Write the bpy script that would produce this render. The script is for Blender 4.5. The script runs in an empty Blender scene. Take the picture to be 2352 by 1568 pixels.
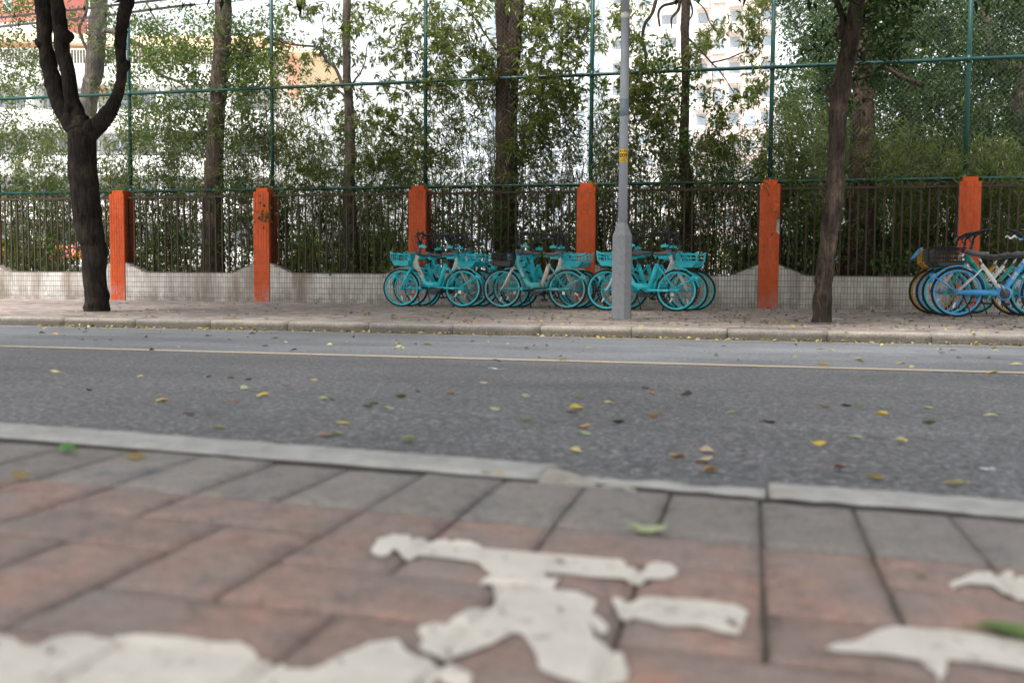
import bpy, math, random
import numpy as np
from mathutils import Vector, Matrix, noise
from mathutils.geometry import delaunay_2d_cdt

random.seed(7)
rng = np.random.default_rng(7)
scene = bpy.context.scene
col = scene.collection
R = math.radians

# ------------------------------------------------------------------ camera, world, sun, exposure
YAW, PITCH, ROLL, CAMH = 0.23556, -0.06131, 0.00701, 0.4396
_f0 = Vector((-math.sin(YAW), math.cos(YAW), 0)); _r0 = Vector((math.cos(YAW), math.sin(YAW), 0)); _u0 = Vector((0, 0, 1))
FWD = _f0*math.cos(PITCH) + _u0*math.sin(PITCH)
_u1 = -_f0*math.sin(PITCH) + _u0*math.cos(PITCH)
RGT = _r0*math.cos(ROLL) + _u1*math.sin(ROLL)
UPV = -_r0*math.sin(ROLL) + _u1*math.cos(ROLL)
cam_d = bpy.data.cameras.new('camera'); cam = bpy.data.objects.new('camera', cam_d); col.objects.link(cam)
m = Matrix((RGT, UPV, -FWD)).transposed().to_4x4(); m.translation = (0, 0, CAMH); cam.matrix_world = m
cam_d.sensor_width = 36; cam_d.lens = 35; cam_d.clip_start = 0.02; cam_d.clip_end = 3000
cam_d.dof.use_dof = True; cam_d.dof.focus_distance = 15.5; cam_d.dof.aperture_fstop = 5.0
scene.camera = cam

SUN_EL, SUN_AZ = R(58), R(205)      # azimuth clockwise from +Y
world = bpy.data.worlds.new('World'); scene.world = world; world.use_nodes = True
wn = world.node_tree.nodes; wl = world.node_tree.links; wn.clear()
sky = wn.new('ShaderNodeTexSky'); sky.sky_type = 'NISHITA'; sky.sun_disc = False
sky.sun_elevation = SUN_EL; sky.sun_rotation = SUN_AZ
sky.air_density = 1.6; sky.dust_density = 4.0; sky.ozone_density = 1.0
hs = wn.new('ShaderNodeHueSaturation'); hs.inputs['Saturation'].default_value = 0.22
bg = wn.new('ShaderNodeBackground'); bg.inputs['Strength'].default_value = 0.15
wo = wn.new('ShaderNodeOutputWorld')
wl.new(sky.outputs[0], hs.inputs['Color']); wl.new(hs.outputs[0], bg.inputs[0]); wl.new(bg.outputs[0], wo.inputs[0])
sun_d = bpy.data.lights.new('sun', 'SUN'); sun_d.energy = 1.5; sun_d.angle = R(12); sun_d.color = (1, .95, .88)
sun = bpy.data.objects.new('sun', sun_d); col.objects.link(sun)
sv = Vector((math.sin(SUN_AZ)*math.cos(SUN_EL), math.cos(SUN_AZ)*math.cos(SUN_EL), math.sin(SUN_EL)))
sun.rotation_euler = sv.to_track_quat('Z', 'Y').to_euler(); sun.location = (0, 0, 40)
scene.view_settings.view_transform = 'Standard'; scene.view_settings.look = 'None'
scene.view_settings.gamma = 1; scene.view_settings.use_curve_mapping = False
scene.view_settings.exposure = 1.38
scene.cycles.max_bounces = 8; scene.cycles.transparent_max_bounces = 8

# ------------------------------------------------------------------ measured layout helpers (pixels of the 2352 wide photograph)
FPX = 2352*35/36
CAMP = Vector((0, 0, CAMH))
def ray(px, py): return FWD*FPX + RGT*(px-1176) - UPV*(py-784)
def at(px, py, Y):
    d = ray(px, py); return CAMP + d*(Y/d.y)
def plane(px, py, a=0., b=0., c=0.):
    d = ray(px, py); t = (a-CAMH)/(d.z-b*d.x-c*d.y); return CAMP + d*t
def mpp(Y, px=1176):              # metres per pixel at depth Y
    d = ray(px, 600); return (d*(Y/d.y)).dot(FWD)/FPX

D, S, X0, PW, HP, YK, KH = 17.12, 3.0722, -12.187, .32, 2.18, 9.504, .107
NA, NB = .194, -.0235             # near pavement tilt
RS = .0312                        # cross fall of the road
def zn(x): return NA + NB*max(-3.5, min(3.5, x))
def zroad(y): return -KH + (YK-y)*RS
def on_road(px, py): return plane(px, py, -KH+YK*RS, 0, -RS)
def on_near(px, py): return plane(px, py, NA, NB)

# ------------------------------------------------------------------ object helpers
def link(name, mesh, parent=None, loc=None):
    o = bpy.data.objects.new(name, mesh); col.objects.link(o)
    if parent is not None: o.parent = parent
    if loc is not None: o.location = loc
    return o
def thing(name, label, cat, loc=(0, 0, 0), rz=0, group=None):
    o = bpy.data.objects.new(name, None); col.objects.link(o); o.location = loc; o.rotation_euler = (0, 0, rz)
    o.empty_display_size = .1
    return tag(o, label, cat, group)
def tag(o, label=None, cat=None, group=None, kind=None):
    if label: o['label'] = label
    if cat: o['category'] = cat
    if group: o['group'] = group
    if kind: o['kind'] = kind
    return o
def nv(x, y, z, s=1., seed=0.): return noise.noise(Vector((x*s+seed, y*s, z*s)))

class MB:
    def __init__(s): s.v = []; s.f = []
    def add(s, vs, fs):
        b = len(s.v); s.v += [tuple(p) for p in vs]; s.f += [tuple(b+i for i in f) for f in fs]
    def box(s, a, b, M=None):
        (x0, y0, z0), (x1, y1, z1) = a, b
        vs = [Vector(p) for p in ((x0,y0,z0),(x1,y0,z0),(x1,y1,z0),(x0,y1,z0),(x0,y0,z1),(x1,y0,z1),(x1,y1,z1),(x0,y1,z1))]
        if M is not None: vs = [M @ p for p in vs]
        s.add(vs, [(0,3,2,1),(4,5,6,7),(0,1,5,4),(1,2,6,5),(2,3,7,6),(3,0,4,7)])
    def tube(s, pts, rad, n=8, ry=None, cap=True, closed=False, up=None, wob=0., seed=0.):
        """sweep; rad number or list, ry = second radius factor along 'up'"""
        pts = [Vector(p) for p in pts]; N = len(pts)
        if not hasattr(rad, '__len__'): rad = [rad]*N
        rings = []; prev = None
        for i, p in enumerate(pts):
            if closed: t = pts[(i+1) % N]-pts[i-1]
            else: t = pts[min(i+1, N-1)]-pts[max(i-1, 0)]
            t.normalize()
            if up is not None: u = Vector(up)
            elif prev is not None: u = prev
            else: u = Vector((0, 1, 0)) if abs(t.y) < .9 else Vector((1, 0, 0))
            u = (u - t*u.dot(t)); 
            if u.length < 1e-6: u = Vector((0,0,1)) - t*t.z
            u.normalize(); prev = u
            w = t.cross(u); ring = []
            for k in range(n):
                a = 2*math.pi*k/n
                r1 = rad[i]*(ry if ry else 1); r2 = rad[i]
                d = u*math.cos(a)*r1 + w*math.sin(a)*r2
                if wob:
                    q = p+d; d *= 1 + wob*(nv(q.x, q.y, q.z*.30, 3.2/ max(.2, 6*rad[i]), seed) + .35*nv(q.x, q.y, q.z*.16, 20, seed+4))
                ring.append(p+d)
            rings.append(ring)
        b = len(s.v)
        for rg in rings: s.v += [tuple(q) for q in rg]
        M_ = N if closed else N-1
        for i in range(M_):
            for k in range(n):
                a0 = b+i*n+k; a1 = b+i*n+(k+1) % n; c0 = b+((i+1) % N)*n+k; c1 = b+((i+1) % N)*n+(k+1) % n
                s.f.append((a0, a1, c1, c0))
        if cap and not closed:
            s.f.append(tuple(b+k for k in range(n))[::-1]); s.f.append(tuple(b+(N-1)*n+k for k in range(n)))
    def lathe(s, prof, c=(0,0,0), n=24, axis='z', closed=False):
        b = len(s.v); N = len(prof)
        for r, h in prof:
            for k in range(n):
                a = 2*math.pi*k/n; x, y = r*math.cos(a), r*math.sin(a)
                p = (c[0]+x, c[1]+y, c[2]+h) if axis == 'z' else (c[0]+x, c[1]+h, c[2]+y)
                s.v.append(p)
        for i in range(N if closed else N-1):
            j = (i+1) % N
            for k in range(n):
                k2 = (k+1) % n; s.f.append((b+i*n+k, b+i*n+k2, b+j*n+k2, b+j*n+k))
    def sphere(s, c, r, n=10, sc=(1,1,1)):
        pr = [(max(1e-4, math.sin(math.pi*i/n))*r, -math.cos(math.pi*i/n)*r) for i in range(n+1)]
        b = len(s.v); s.lathe(pr, (0,0,0), 12)
        for i in range(b, len(s.v)):
            x, y, z = s.v[i]; s.v[i] = (c[0]+x*sc[0], c[1]+y*sc[1], c[2]+z*sc[2])
    def mesh(s, name, mat, smooth=False):
        me = bpy.data.meshes.new(name); me.from_pydata(s.v, [], s.f); me.validate()
        if mat: me.materials.append(mat)
        if smooth: me.polygons.foreach_set('use_smooth', [True]*len(me.polygons))
        me.update(); return me
    def build(s, name, mat, parent=None, smooth=False, loc=None): return link(name, s.mesh(name, mat, smooth), parent, loc)

# ------------------------------------------------------------------ materials
def newmat(name):
    mt = bpy.data.materials.new(name); mt.use_nodes = True
    nt = mt.node_tree; bs = nt.nodes['Principled BSDF']; return mt, nt, bs
def N(nt, t, **k):
    n = nt.nodes.new(t)
    for a, b in k.items():
        if a.startswith('i_'): n.inputs[a[2:].replace('_', ' ')].default_value = b
        else: setattr(n, a, b)
    return n
def ramp(nt, fac, stops, interp='LINEAR'):
    r = N(nt, 'ShaderNodeValToRGB'); r.color_ramp.interpolation = interp
    while len(r.color_ramp.elements) < len(stops): r.color_ramp.elements.new(.5)
    for e, (p, c) in zip(r.color_ramp.elements, stops):
        e.position = p; e.color = (*c, 1) if len(c) == 3 else c
    if fac is not None: nt.links.new(fac, r.inputs[0])
    return r.outputs[0]
def tex(nt, scale, detail=6, rough=.6, vec=None, dist=0., kind='ShaderNodeTexNoise', map_scale=None):
    tc = N(nt, 'ShaderNodeTexCoord'); src = tc.outputs['Object'] if vec is None else vec
    if map_scale:
        mp = N(nt, 'ShaderNodeMapping'); mp.inputs['Scale'].default_value = map_scale; nt.links.new(src, mp.inputs[0]); src = mp.outputs[0]
    n = N(nt, kind); n.inputs['Scale'].default_value = scale
    if kind == 'ShaderNodeTexNoise':
        n.inputs['Detail'].default_value = detail; n.inputs['Roughness'].default_value = rough; n.inputs['Distortion'].default_value = dist
    nt.links.new(src, n.inputs['Vector']); return n.outputs[0]
def world_vec(nt): return N(nt, 'ShaderNodeNewGeometry').outputs['Position']
def mix(nt, fac, a, b, mode='MIX'):
    mx = N(nt, 'ShaderNodeMix', data_type='RGBA', blend_type=mode)
    for s_, v in ((mx.inputs['Factor'], fac), (mx.inputs['A'], a), (mx.inputs['B'], b)):
        if hasattr(v, 'links') or hasattr(v, 'is_linked'): nt.links.new(v, s_)
        elif isinstance(v, (int, float)): s_.default_value = v
        else: s_.default_value = (*v, 1)
    return mx.outputs['Result']
def bump(nt, bs, h, strength=.3, dist=.01):
    b = N(nt, 'ShaderNodeBump'); b.inputs['Strength'].default_value = strength; b.inputs['Distance'].default_value = dist
    nt.links.new(h, b.inputs['Height']); nt.links.new(b.outputs[0], bs.inputs['Normal'])
def simple(name, c, rough=.6, var=.15, scale=8, bmp=0., metal=0., wear=None, wearc=(.3,.27,.22), world=False, spec=None):
    mt, nt, bs = newmat(name); v = world_vec(nt) if world else None
    n = tex(nt, scale, vec=v)
    c0 = tuple(x*(1-var) for x in c); c1 = tuple(min(1, x*(1+var)) for x in c)
    o = ramp(nt, n, [(.3, c0), (.7, c1)])
    if wear:
        w = ramp(nt, tex(nt, scale*2.3, 8, .7, vec=v), [(wear, (0,0,0)), (wear+.12, (1,1,1))]); o = mix(nt, w, o, wearc)
    nt.links.new(o, bs.inputs['Base Color']); bs.inputs['Roughness'].default_value = rough; bs.inputs['Metallic'].default_value = metal
    if spec is not None: bs.inputs['Specular IOR Level'].default_value = spec
    if bmp: bump(nt, bs, tex(nt, scale*4, 8, .7, vec=v), bmp)
    return mt

def asphalt(name, c, lo=.75, hi=1.3):
    mt, nt, bs = newmat(name); wv = world_vec(nt)
    big = ramp(nt, tex(nt, .35, 5, .6, vec=wv), [(.3, tuple(x*.88 for x in c)), (.7, tuple(x*1.12 for x in c))])
    st = tex(nt, 62, 4, .9, vec=wv); sp = ramp(nt, st, [(.36, (lo*.22,)*3), (.47, (.8,)*3), (.55, (1.1,)*3), (.64, (hi*1.9,)*3)])
    st2 = ramp(nt, tex(nt, 1.1, 8, .72, vec=wv, dist=.8), [(.36, (.80,.79,.78)), (.5, (1,1,1)), (.64, (1.12,1.11,1.09))]); big = mix(nt, 1., big, st2, 'MULTIPLY')
    trk = ramp(nt, tex(nt, 1., 2, .5, vec=wv, map_scale=(.03, 1.3, 1)), [(.35, (.90,)*3), (.65, (1.07,)*3)]); big = mix(nt, 1., big, trk, 'MULTIPLY')
    o = mix(nt, 1., big, sp, 'MULTIPLY')
    vo = N(nt, 'ShaderNodeTexVoronoi'); vo.inputs['Scale'].default_value = 55; nt.links.new(wv, vo.inputs['Vector'])
    chip = ramp(nt, vo.outputs['Distance'], [(.10, (1,1,1)), (.16, (0,0,0))])
    sel = ramp(nt, tex(nt, 21, 2, .5, vec=wv), [(.60, (0,0,0)), (.68, (1,1,1))])
    mm = mix(nt, 1., chip, sel, 'MULTIPLY')
    o = mix(nt, mm, o, (.34, .33, .32))
    nt.links.new(o, bs.inputs['Base Color']); bs.inputs['Roughness'].default_value = .72
    bump(nt, bs, st, .55, .006); return mt

def attr_ramp_mat(name, stops, rough=.7, attr='rnd', dirt=None, bumps=0.):
    mt, nt, bs = newmat(name); a = N(nt, 'ShaderNodeAttribute', attribute_name=attr)
    o = ramp(nt, a.outputs['Fac'], stops)
    if dirt:
        w = ramp(nt, tex(nt, 2.2, 7, .7, vec=world_vec(nt)), [(.42, (1,1,1)), (.7, dirt)]); o = mix(nt, 1., o, w, 'MULTIPLY')
    nt.links.new(o, bs.inputs['Base Color']); bs.inputs['Roughness'].default_value = rough
    if bumps: bump(nt, bs, tex(nt, 60, 6, .7, vec=world_vec(nt)), bumps, .004)
    return mt

def leafmat(name, stops, trans=.45, rough=.45):
    mt = bpy.data.materials.new(name); mt.use_nodes = True; nt = mt.node_tree; nt.nodes.clear()
    a = N(nt, 'ShaderNodeAttribute', attribute_name='rnd'); c = ramp(nt, a.outputs['Fac'], stops)
    pr = N(nt, 'ShaderNodeBsdfPrincipled'); pr.inputs['Roughness'].default_value = rough; pr.inputs['Specular IOR Level'].default_value = .28
    tr = N(nt, 'ShaderNodeBsdfTranslucent'); c2 = mix(nt, 1., c, (1.9, 2.0, .9), 'MULTIPLY')
    nt.links.new(c, pr.inputs['Base Color']); nt.links.new(c2, tr.inputs['Color'])
    mx = N(nt, 'ShaderNodeMixShader'); mx.inputs[0].default_value = trans
    nt.links.new(pr.outputs[0], mx.inputs[1]); nt.links.new(tr.outputs[0], mx.inputs[2])
    ou = N(nt, 'ShaderNodeOutputMaterial'); nt.links.new(mx.outputs[0], ou.inputs[0]); return mt

M = {}
M['asphalt'] = asphalt('asphalt', (.129, .127, .134), .6, 1.45)
M['lane'] = asphalt('lane_asphalt', (.175, .182, .198), 1.3, 1.0)
M['line'] = simple('line_paint', (.50,.40,.28), .7, .1, 6, .2, wear=.62, wearc=(.30,.26,.21), world=True)
M['edge'] = simple('edge_paint', (.55, .5, .42), .7, .15, 6, .2, wear=.60, wearc=(.2,.19,.18), world=True)
M['kerb'] = simple('kerb_concrete', (.215,.195,.175), .92, .3, 3.0, .6, wear=.50, wearc=(.12,.11,.10), world=True)
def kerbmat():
    mt, nt, bs = newmat('kerb_concrete_shade_grime'); wv = world_vec(nt)
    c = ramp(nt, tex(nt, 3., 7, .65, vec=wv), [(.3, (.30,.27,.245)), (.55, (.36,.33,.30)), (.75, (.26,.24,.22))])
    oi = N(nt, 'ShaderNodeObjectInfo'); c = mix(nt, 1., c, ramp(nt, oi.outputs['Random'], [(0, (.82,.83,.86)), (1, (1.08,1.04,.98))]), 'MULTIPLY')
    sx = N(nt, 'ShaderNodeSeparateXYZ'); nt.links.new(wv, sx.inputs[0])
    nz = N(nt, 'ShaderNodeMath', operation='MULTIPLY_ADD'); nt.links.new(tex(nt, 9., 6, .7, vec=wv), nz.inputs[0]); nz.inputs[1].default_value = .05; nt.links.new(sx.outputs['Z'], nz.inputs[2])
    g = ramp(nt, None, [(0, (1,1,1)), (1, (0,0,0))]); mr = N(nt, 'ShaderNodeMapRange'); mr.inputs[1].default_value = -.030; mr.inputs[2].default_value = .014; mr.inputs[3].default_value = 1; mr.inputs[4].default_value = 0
    nt.links.new(nz.outputs[0], mr.inputs[0]); c = mix(nt, mr.outputs[0], c, (.125,.11,.095))  # darker face below the top edge: shade and road grime put into the colour
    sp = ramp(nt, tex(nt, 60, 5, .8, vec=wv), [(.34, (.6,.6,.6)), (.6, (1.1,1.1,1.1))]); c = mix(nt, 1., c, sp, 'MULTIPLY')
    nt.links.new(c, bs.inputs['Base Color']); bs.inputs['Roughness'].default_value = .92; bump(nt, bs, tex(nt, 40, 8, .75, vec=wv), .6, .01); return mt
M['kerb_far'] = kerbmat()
M['kerbn'] = simple('near_kerb_concrete', (.35,.34,.325), .9, .2, 26, .5, world=True)
M['rubble'] = simple('crumbled_mortar', (.40, .36, .32), .95, .25, 30, .9, world=True)
M['joint'] = simple('joint_sand', (.20,.17,.14), .95, .35, 90, .9, world=True)
M['gap'] = simple('joint_soil', (.035,.025,.02), .95, .4, 40, .6, world=True)
M['paver'] = attr_ramp_mat('paver', [(0, (.24,.195,.175)), (.35, (.31,.25,.225)), (.7, (.34,.29,.27)), (.93, (.42,.38,.36)), (1, (.44,.32,.26))], .85, dirt=(.72,.7,.68), bumps=.3)
M['paver_bed'] = simple('paver_bed', (.13,.115,.1), .95, .3, 10, world=True)
M['soil'] = simple('soil', (.09,.075,.055), .95, .4, 3, .6, world=True)
M['yard'] = simple('yard_concrete', (.55,.55,.5), .9, .15, .4, world=True)
M['grout_w'] = simple('wall_grout', (.16,.14,.12), .9, .2, 9, world=True)
M['grout_o'] = simple('pillar_grout', (.30,.20,.15), .9, .2, 9, world=True)
M['mark'] = simple('marking_paint', (.66,.61,.55), .85, .10, 22, .7, wear=.565, wearc=(.40,.345,.305), world=True)
M['rail'] = simple('brown_railing', (.05,.033,.027), .6, .25, 9, wear=.66, wearc=(.10,.065,.05), spec=.25)
M['green'] = simple('green_pipe', (.002,.050,.046), .4, .12, 5, wear=.68, wearc=(.02,.08,.075))
M['wire'] = simple('chain_wire', (.13,.15,.145), .5, .1, 3, metal=.3)
M['galv'] = simple('grey_pole_paint', (.36,.39,.45), .55, .08, 6, .15, wear=.66, wearc=(.22,.23,.25))
M['galv2'] = simple('pole_base_paint', (.215,.225,.245), .8, .16, 26, .5, wear=.62, wearc=(.40,.41,.42))
M['yellow'] = simple('sticker_yellow', (.85,.48,.01), .5, .05, 5)
M['ink'] = simple('ink', (.03,.02,.01), .6, .1, 5)
M['black'] = simple('black_plastic', (.018,.018,.02), .42, .3, 9)
M['seat'] = simple('seat_vinyl', (.12,.115,.125), .32, .3, 9)
M['tyre'] = simple('tyre_rubber', (.022,.022,.022), .8, .3, 20, wear=.62, wearc=(.06,.055,.05))
M['chrome'] = simple('spoke_steel', (.55,.55,.55), .3, .1, 5, metal=.9)
M['dgrey'] = simple('stem_grey', (.085,.09,.10), .5, .2, 8)
M['teal'] = simple('teal_paint', (.035,.62,.72), .38, .10, 6, wear=.70, wearc=(.12,.50,.50))
M['teal_dusty'] = simple('dusty_teal_paint', (.12,.51,.55), .6, .22, 7, wear=.56, wearc=(.20,.33,.30))
M['teal_dark'] = simple('basket_teal', (.02,.49,.57), .45, .1, 6)
M['bwhite'] = simple('white_paint', (.80,.78,.75), .42, .07, 7, wear=.66, wearc=(.40,.38,.35))
M['cream'] = simple('cream_paint', (.66,.59,.50), .5, .12, 7, wear=.62, wearc=(.32,.28,.23))
M['blue'] = simple('blue_paint', (.08,.40,.78), .4, .12, 7, wear=.62, wearc=(.25,.42,.55))
M['byellow'] = simple('yellow_bike_paint', (.50,.27,.02), .5, .15, 7)
M['mint'] = simple('mint_paint', (.02,.33,.28), .42, .12, 7)
M['white_ink'] = simple('white_ink', (.7,.75,.75), .6, .03, 5)
M['orange_ink'] = simple('orange_ink', (.6,.12,.06), .6, .03, 5)

def brickmat(name, c0, c1, spots):
    mt, nt, bs = newmat(name); oi = N(nt, 'ShaderNodeObjectInfo'); wv = world_vec(nt)
    base = ramp(nt, oi.outputs['Random'], [(0, c0), (1, c1)])
    n1 = ramp(nt, tex(nt, 16, 8, .65, vec=wv), [(.30, (.62,.66,.72)), (.48, (1,1,1)), (.60, (1.06,1.0,.97)), (.72, spots)])
    o = mix(nt, 1., base, n1, 'MULTIPLY')
    n4 = ramp(nt, tex(nt, 55, 6, .75, vec=wv), [(.34, (.62,.62,.64)), (.5, (1,1,1)), (.66, (1.22,1.15,1.12))]); o = mix(nt, 1., o, n4, 'MULTIPLY')
    n2 = ramp(nt, tex(nt, 7, 4, .6, vec=wv), [(.40, (0,0,0)), (.70, (1,1,1))]); o = mix(nt, n2, o, tuple(x*.85 for x in (.25,.22,.21)))
    n3 = ramp(nt, tex(nt, 260, 3, .6, vec=wv), [(.3, (.75,)*3), (.7, (1.2,)*3)]); o = mix(nt, 1., o, n3, 'MULTIPLY')
    nt.links.new(o, bs.inputs['Base Color']); bs.inputs['Roughness'].default_value = .88
    bump(nt, bs, tex(nt, 120, 8, .75, vec=wv), .6, .004); return mt
M['brick'] = brickmat('red_brick', (.235,.168,.145), (.315,.205,.170), (1.38,1.12,1.04))
M['brick_grey'] = brickmat('grey_brick', (.19,.175,.162), (.25,.23,.212), (1.12,1.1,1.08))

def tilemat(name, lo, hi, streak, sc):
    mt, nt, bs = newmat(name); oi = N(nt, 'ShaderNodeObjectInfo'); wv = world_vec(nt)
    a = N(nt, 'ShaderNodeAttribute', attribute_name='rnd')
    ad = N(nt, 'ShaderNodeMath', operation='ADD'); nt.links.new(oi.outputs['Random'], ad.inputs[0]); nt.links.new(a.outputs['Fac'], ad.inputs[1])
    fr = N(nt, 'ShaderNodeMath', operation='FRACT'); nt.links.new(ad.outputs[0], fr.inputs[0])
    o = ramp(nt, fr.outputs[0], [(0, lo), (1, hi)])
    s1 = ramp(nt, tex(nt, sc, 7, .65, vec=wv, map_scale=(1, 1, .16)), [(.40, (1,1,1)), (.66, streak)])
    o = mix(nt, 1., o, s1, 'MULTIPLY')
    sx = N(nt, 'ShaderNodeSeparateXYZ'); nt.links.new(wv, sx.inputs[0])
    mr = N(nt, 'ShaderNodeMapRange'); mr.inputs[1].default_value = 0; mr.inputs[2].default_value = .35; mr.inputs[3].default_value = 1; mr.inputs[4].default_value = 0
    nt.links.new(sx.outputs['Z'], mr.inputs[0])
    spl = ramp(nt, tex(nt, 5, 6, .7, vec=wv), [(.35, (0,0,0)), (.65, (1,1,1))]); sm = mix(nt, 1., mr.outputs[0], spl, 'MULTIPLY')
    o = mix(nt, sm, o, tuple(x*.5 for x in streak))
    nt.links.new(o, bs.inputs['Base Color']); bs.inputs['Roughness'].default_value = .5; bs.inputs['Specular IOR Level'].default_value = .22; return mt
M['tile_w'] = tilemat('white_tile', (.56,.54,.51), (.68,.65,.62), (.42,.37,.32), 2.6)
M['tile_o'] = tilemat('orange_tile', (.54,.078,.013), (.66,.10,.018), (.70,.62,.60), 3.)

def bark(name, c, c2, sc=14):
    mt, nt, bs = newmat(name); n = tex(nt, sc, 8, .7, map_scale=(1, 1, .28), dist=.6, vec=world_vec(nt))
    o = ramp(nt, n, [(.3, c), (.6, c2)]); f2 = ramp(nt, tex(nt, 38, 6, .8, map_scale=(1, 1, .12), dist=.3, vec=world_vec(nt)), [(.36, (.45,.45,.45)), (.55, (1.1,1.1,1.1)), (.7, (1.5,1.45,1.4))]); o = mix(nt, 1., o, f2, 'MULTIPLY'); p = ramp(nt, tex(nt, 3.1, 5, .6, vec=world_vec(nt)), [(.42, (.8,.8,.8)), (.58, (1.1,1.1,1.1)), (.74, (2.0,1.95,1.75))])
    o = mix(nt, 1., o, p, 'MULTIPLY')
    nt.links.new(o, bs.inputs['Base Color']); bs.inputs['Roughness'].default_value = .9; bs.inputs['Specular IOR Level'].default_value = .15; bump(nt, bs, n, .9, .03); return mt
M['bark_dark'] = bark('dark_bark', (.010,.008,.007), (.038,.030,.025))
M['bark_street'] = bark('street_tree_bark', (.020,.015,.012), (.095,.072,.058))
M['bark_mid'] = bark('brown_bark', (.022,.015,.010), (.075,.052,.038))
M['bark_grey'] = bark('grey_brown_bark', (.045,.034,.028), (.125,.098,.08))
M['bark_pale'] = bark('pale_bark', (.06,.052,.045), (.16,.135,.115))
M['twig'] = simple('twig', (.06,.045,.032), .9, .3, 6)
M['stalk'] = attr_ramp_mat('bamboo_stalk', [(0, (.03,.02,.012)), (.6, (.06,.045,.02)), (1, (.13,.10,.05))], .7)
M['leaf_bamboo'] = leafmat('bamboo_leaf', [(0, (.035,.065,.014)), (.35, (.07,.10,.03)), (.65, (.12,.145,.06)), (.85, (.20,.205,.12)), (1, (.27,.20,.11))], .42)
M['leaf_whorl'] = leafmat('whorled_leaf', [(0, (.045,.07,.016)), (.5, (.105,.13,.036)), (.85, (.17,.185,.065)), (1, (.22,.205,.09))], .48)
M['leaf_vine'] = leafmat('vine_leaf', [(0, (.02,.05,.01)), (.6, (.05,.10,.025)), (1, (.10,.16,.05))], .42)
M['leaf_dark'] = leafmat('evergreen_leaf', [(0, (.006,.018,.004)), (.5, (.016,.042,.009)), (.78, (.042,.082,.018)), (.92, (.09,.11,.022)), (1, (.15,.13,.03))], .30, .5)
M['leaf_light'] = leafmat('light_leaf', [(0, (.04,.075,.014)), (.6, (.08,.125,.03)), (1, (.16,.17,.06))], .42)

# ------------------------------------------------------------------ SETTING: ground, pavements, kerbs, road
def sheet(name, xs, ys, zf, mat):
    b = MB(); nx, ny = len(xs), len(ys)
    vs = [(x, y, zf(x, y)) for y in ys for x in xs]
    b.add(vs, [(j*nx+i, j*nx+i+1, (j+1)*nx+i+1, (j+1)*nx+i) for j in range(ny-1) for i in range(nx-1)])
    return tag(b.build(name, mat), kind='structure')
lin = lambda a, b, n: [a+(b-a)*i/(n-1) for i in range(n)]
YL0 = on_road(0, 795).y; YL1 = on_road(2352, 858).y; YL = (YL0+YL1)/2
sheet('ground', [-900, -60, 60, 900], [-300, -8, D+.25, 60, 1500], lambda x, y: -.35 if y < D else (-.02 if y < 100 else -.4), M['yard'])
sheet('soil_bed', [-60, 60], [D+.22, D+6.5], lambda x, y: .02, M['soil'])
road = sheet('road', [-60, 60], [1.2, YK], lambda x, y: zroad(y), M['asphalt'])
lane = sheet('road_shoulder', [-60, 60], [YL-.02, YK], lambda x, y: zroad(y)+.0015, M['lane'])
LW = .13
ln = sheet('road_line', [-60, 60], [YL-LW/2, YL+LW/2], lambda x, y: zroad(y)+.003, M['line']); tag(ln, kind='structure')
ed = sheet('road_edge_line', [-60, 60], [YK-.13, YK-.015], lambda x, y: zroad(y)+.003, M['edge'])

# far kerb: individual blocks with a rounded front edge
kroot = bpy.data.objects.new('kerb', None); col.objects.link(kroot); tag(kroot, kind='structure')
KB = .30
def kerb_mesh(L, seed, mat):
    b = MB(); prof = [(0, -.28), (0, -.06)]
    for k in range(6):
        a = math.pi/2*k/5; prof.append((.032-.032*math.cos(a), -.032+.032*math.sin(a)))
    prof += [(.17, .0), (KB, -.002), (KB, -.28)]
    n = 13; vs = []
    for i in range(n):
        x = .003 + (L-.006)*i/(n-1)
        for j, (y, z) in enumerate(prof):
            k = .006*nv(x, y*3, z*3, 7, seed) if 0 < j < len(prof)-2 else 0
            e = .004 if i in (0, n-1) and 0 < j < len(prof)-2 else 0
            vs.append((x, y-k*1.0+e, z+k*.8-e))
    p = len(prof); fs = [(i*p+j, (i+1)*p+j, (i+1)*p+j+1, i*p+j+1) for i in range(n-1) for j in range(p-1)]
    fs += [tuple(range(p)), tuple(range((n-1)*p, n*p))[::-1]]
    b.add(vs, fs); return b.mesh('kerb_stone', mat, True)
kx = sorted(plane(sx/1.0629, 765, 0).x for sx in (1098, 1314, 1543, 1779, 2028, 2280))
KL = (plane(2280/1.0629, 765, 0).x-plane(1098/1.0629, 745, 0).x)/5; KX = plane(2280/1.0629, 765, 0).x
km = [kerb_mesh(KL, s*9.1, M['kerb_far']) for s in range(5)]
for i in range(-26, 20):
    o = link('kerb_stone', km[i % 5], kroot, (KX+i*KL, YK+random.uniform(-.004, .004), random.uniform(-.004, .003)))

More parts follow.
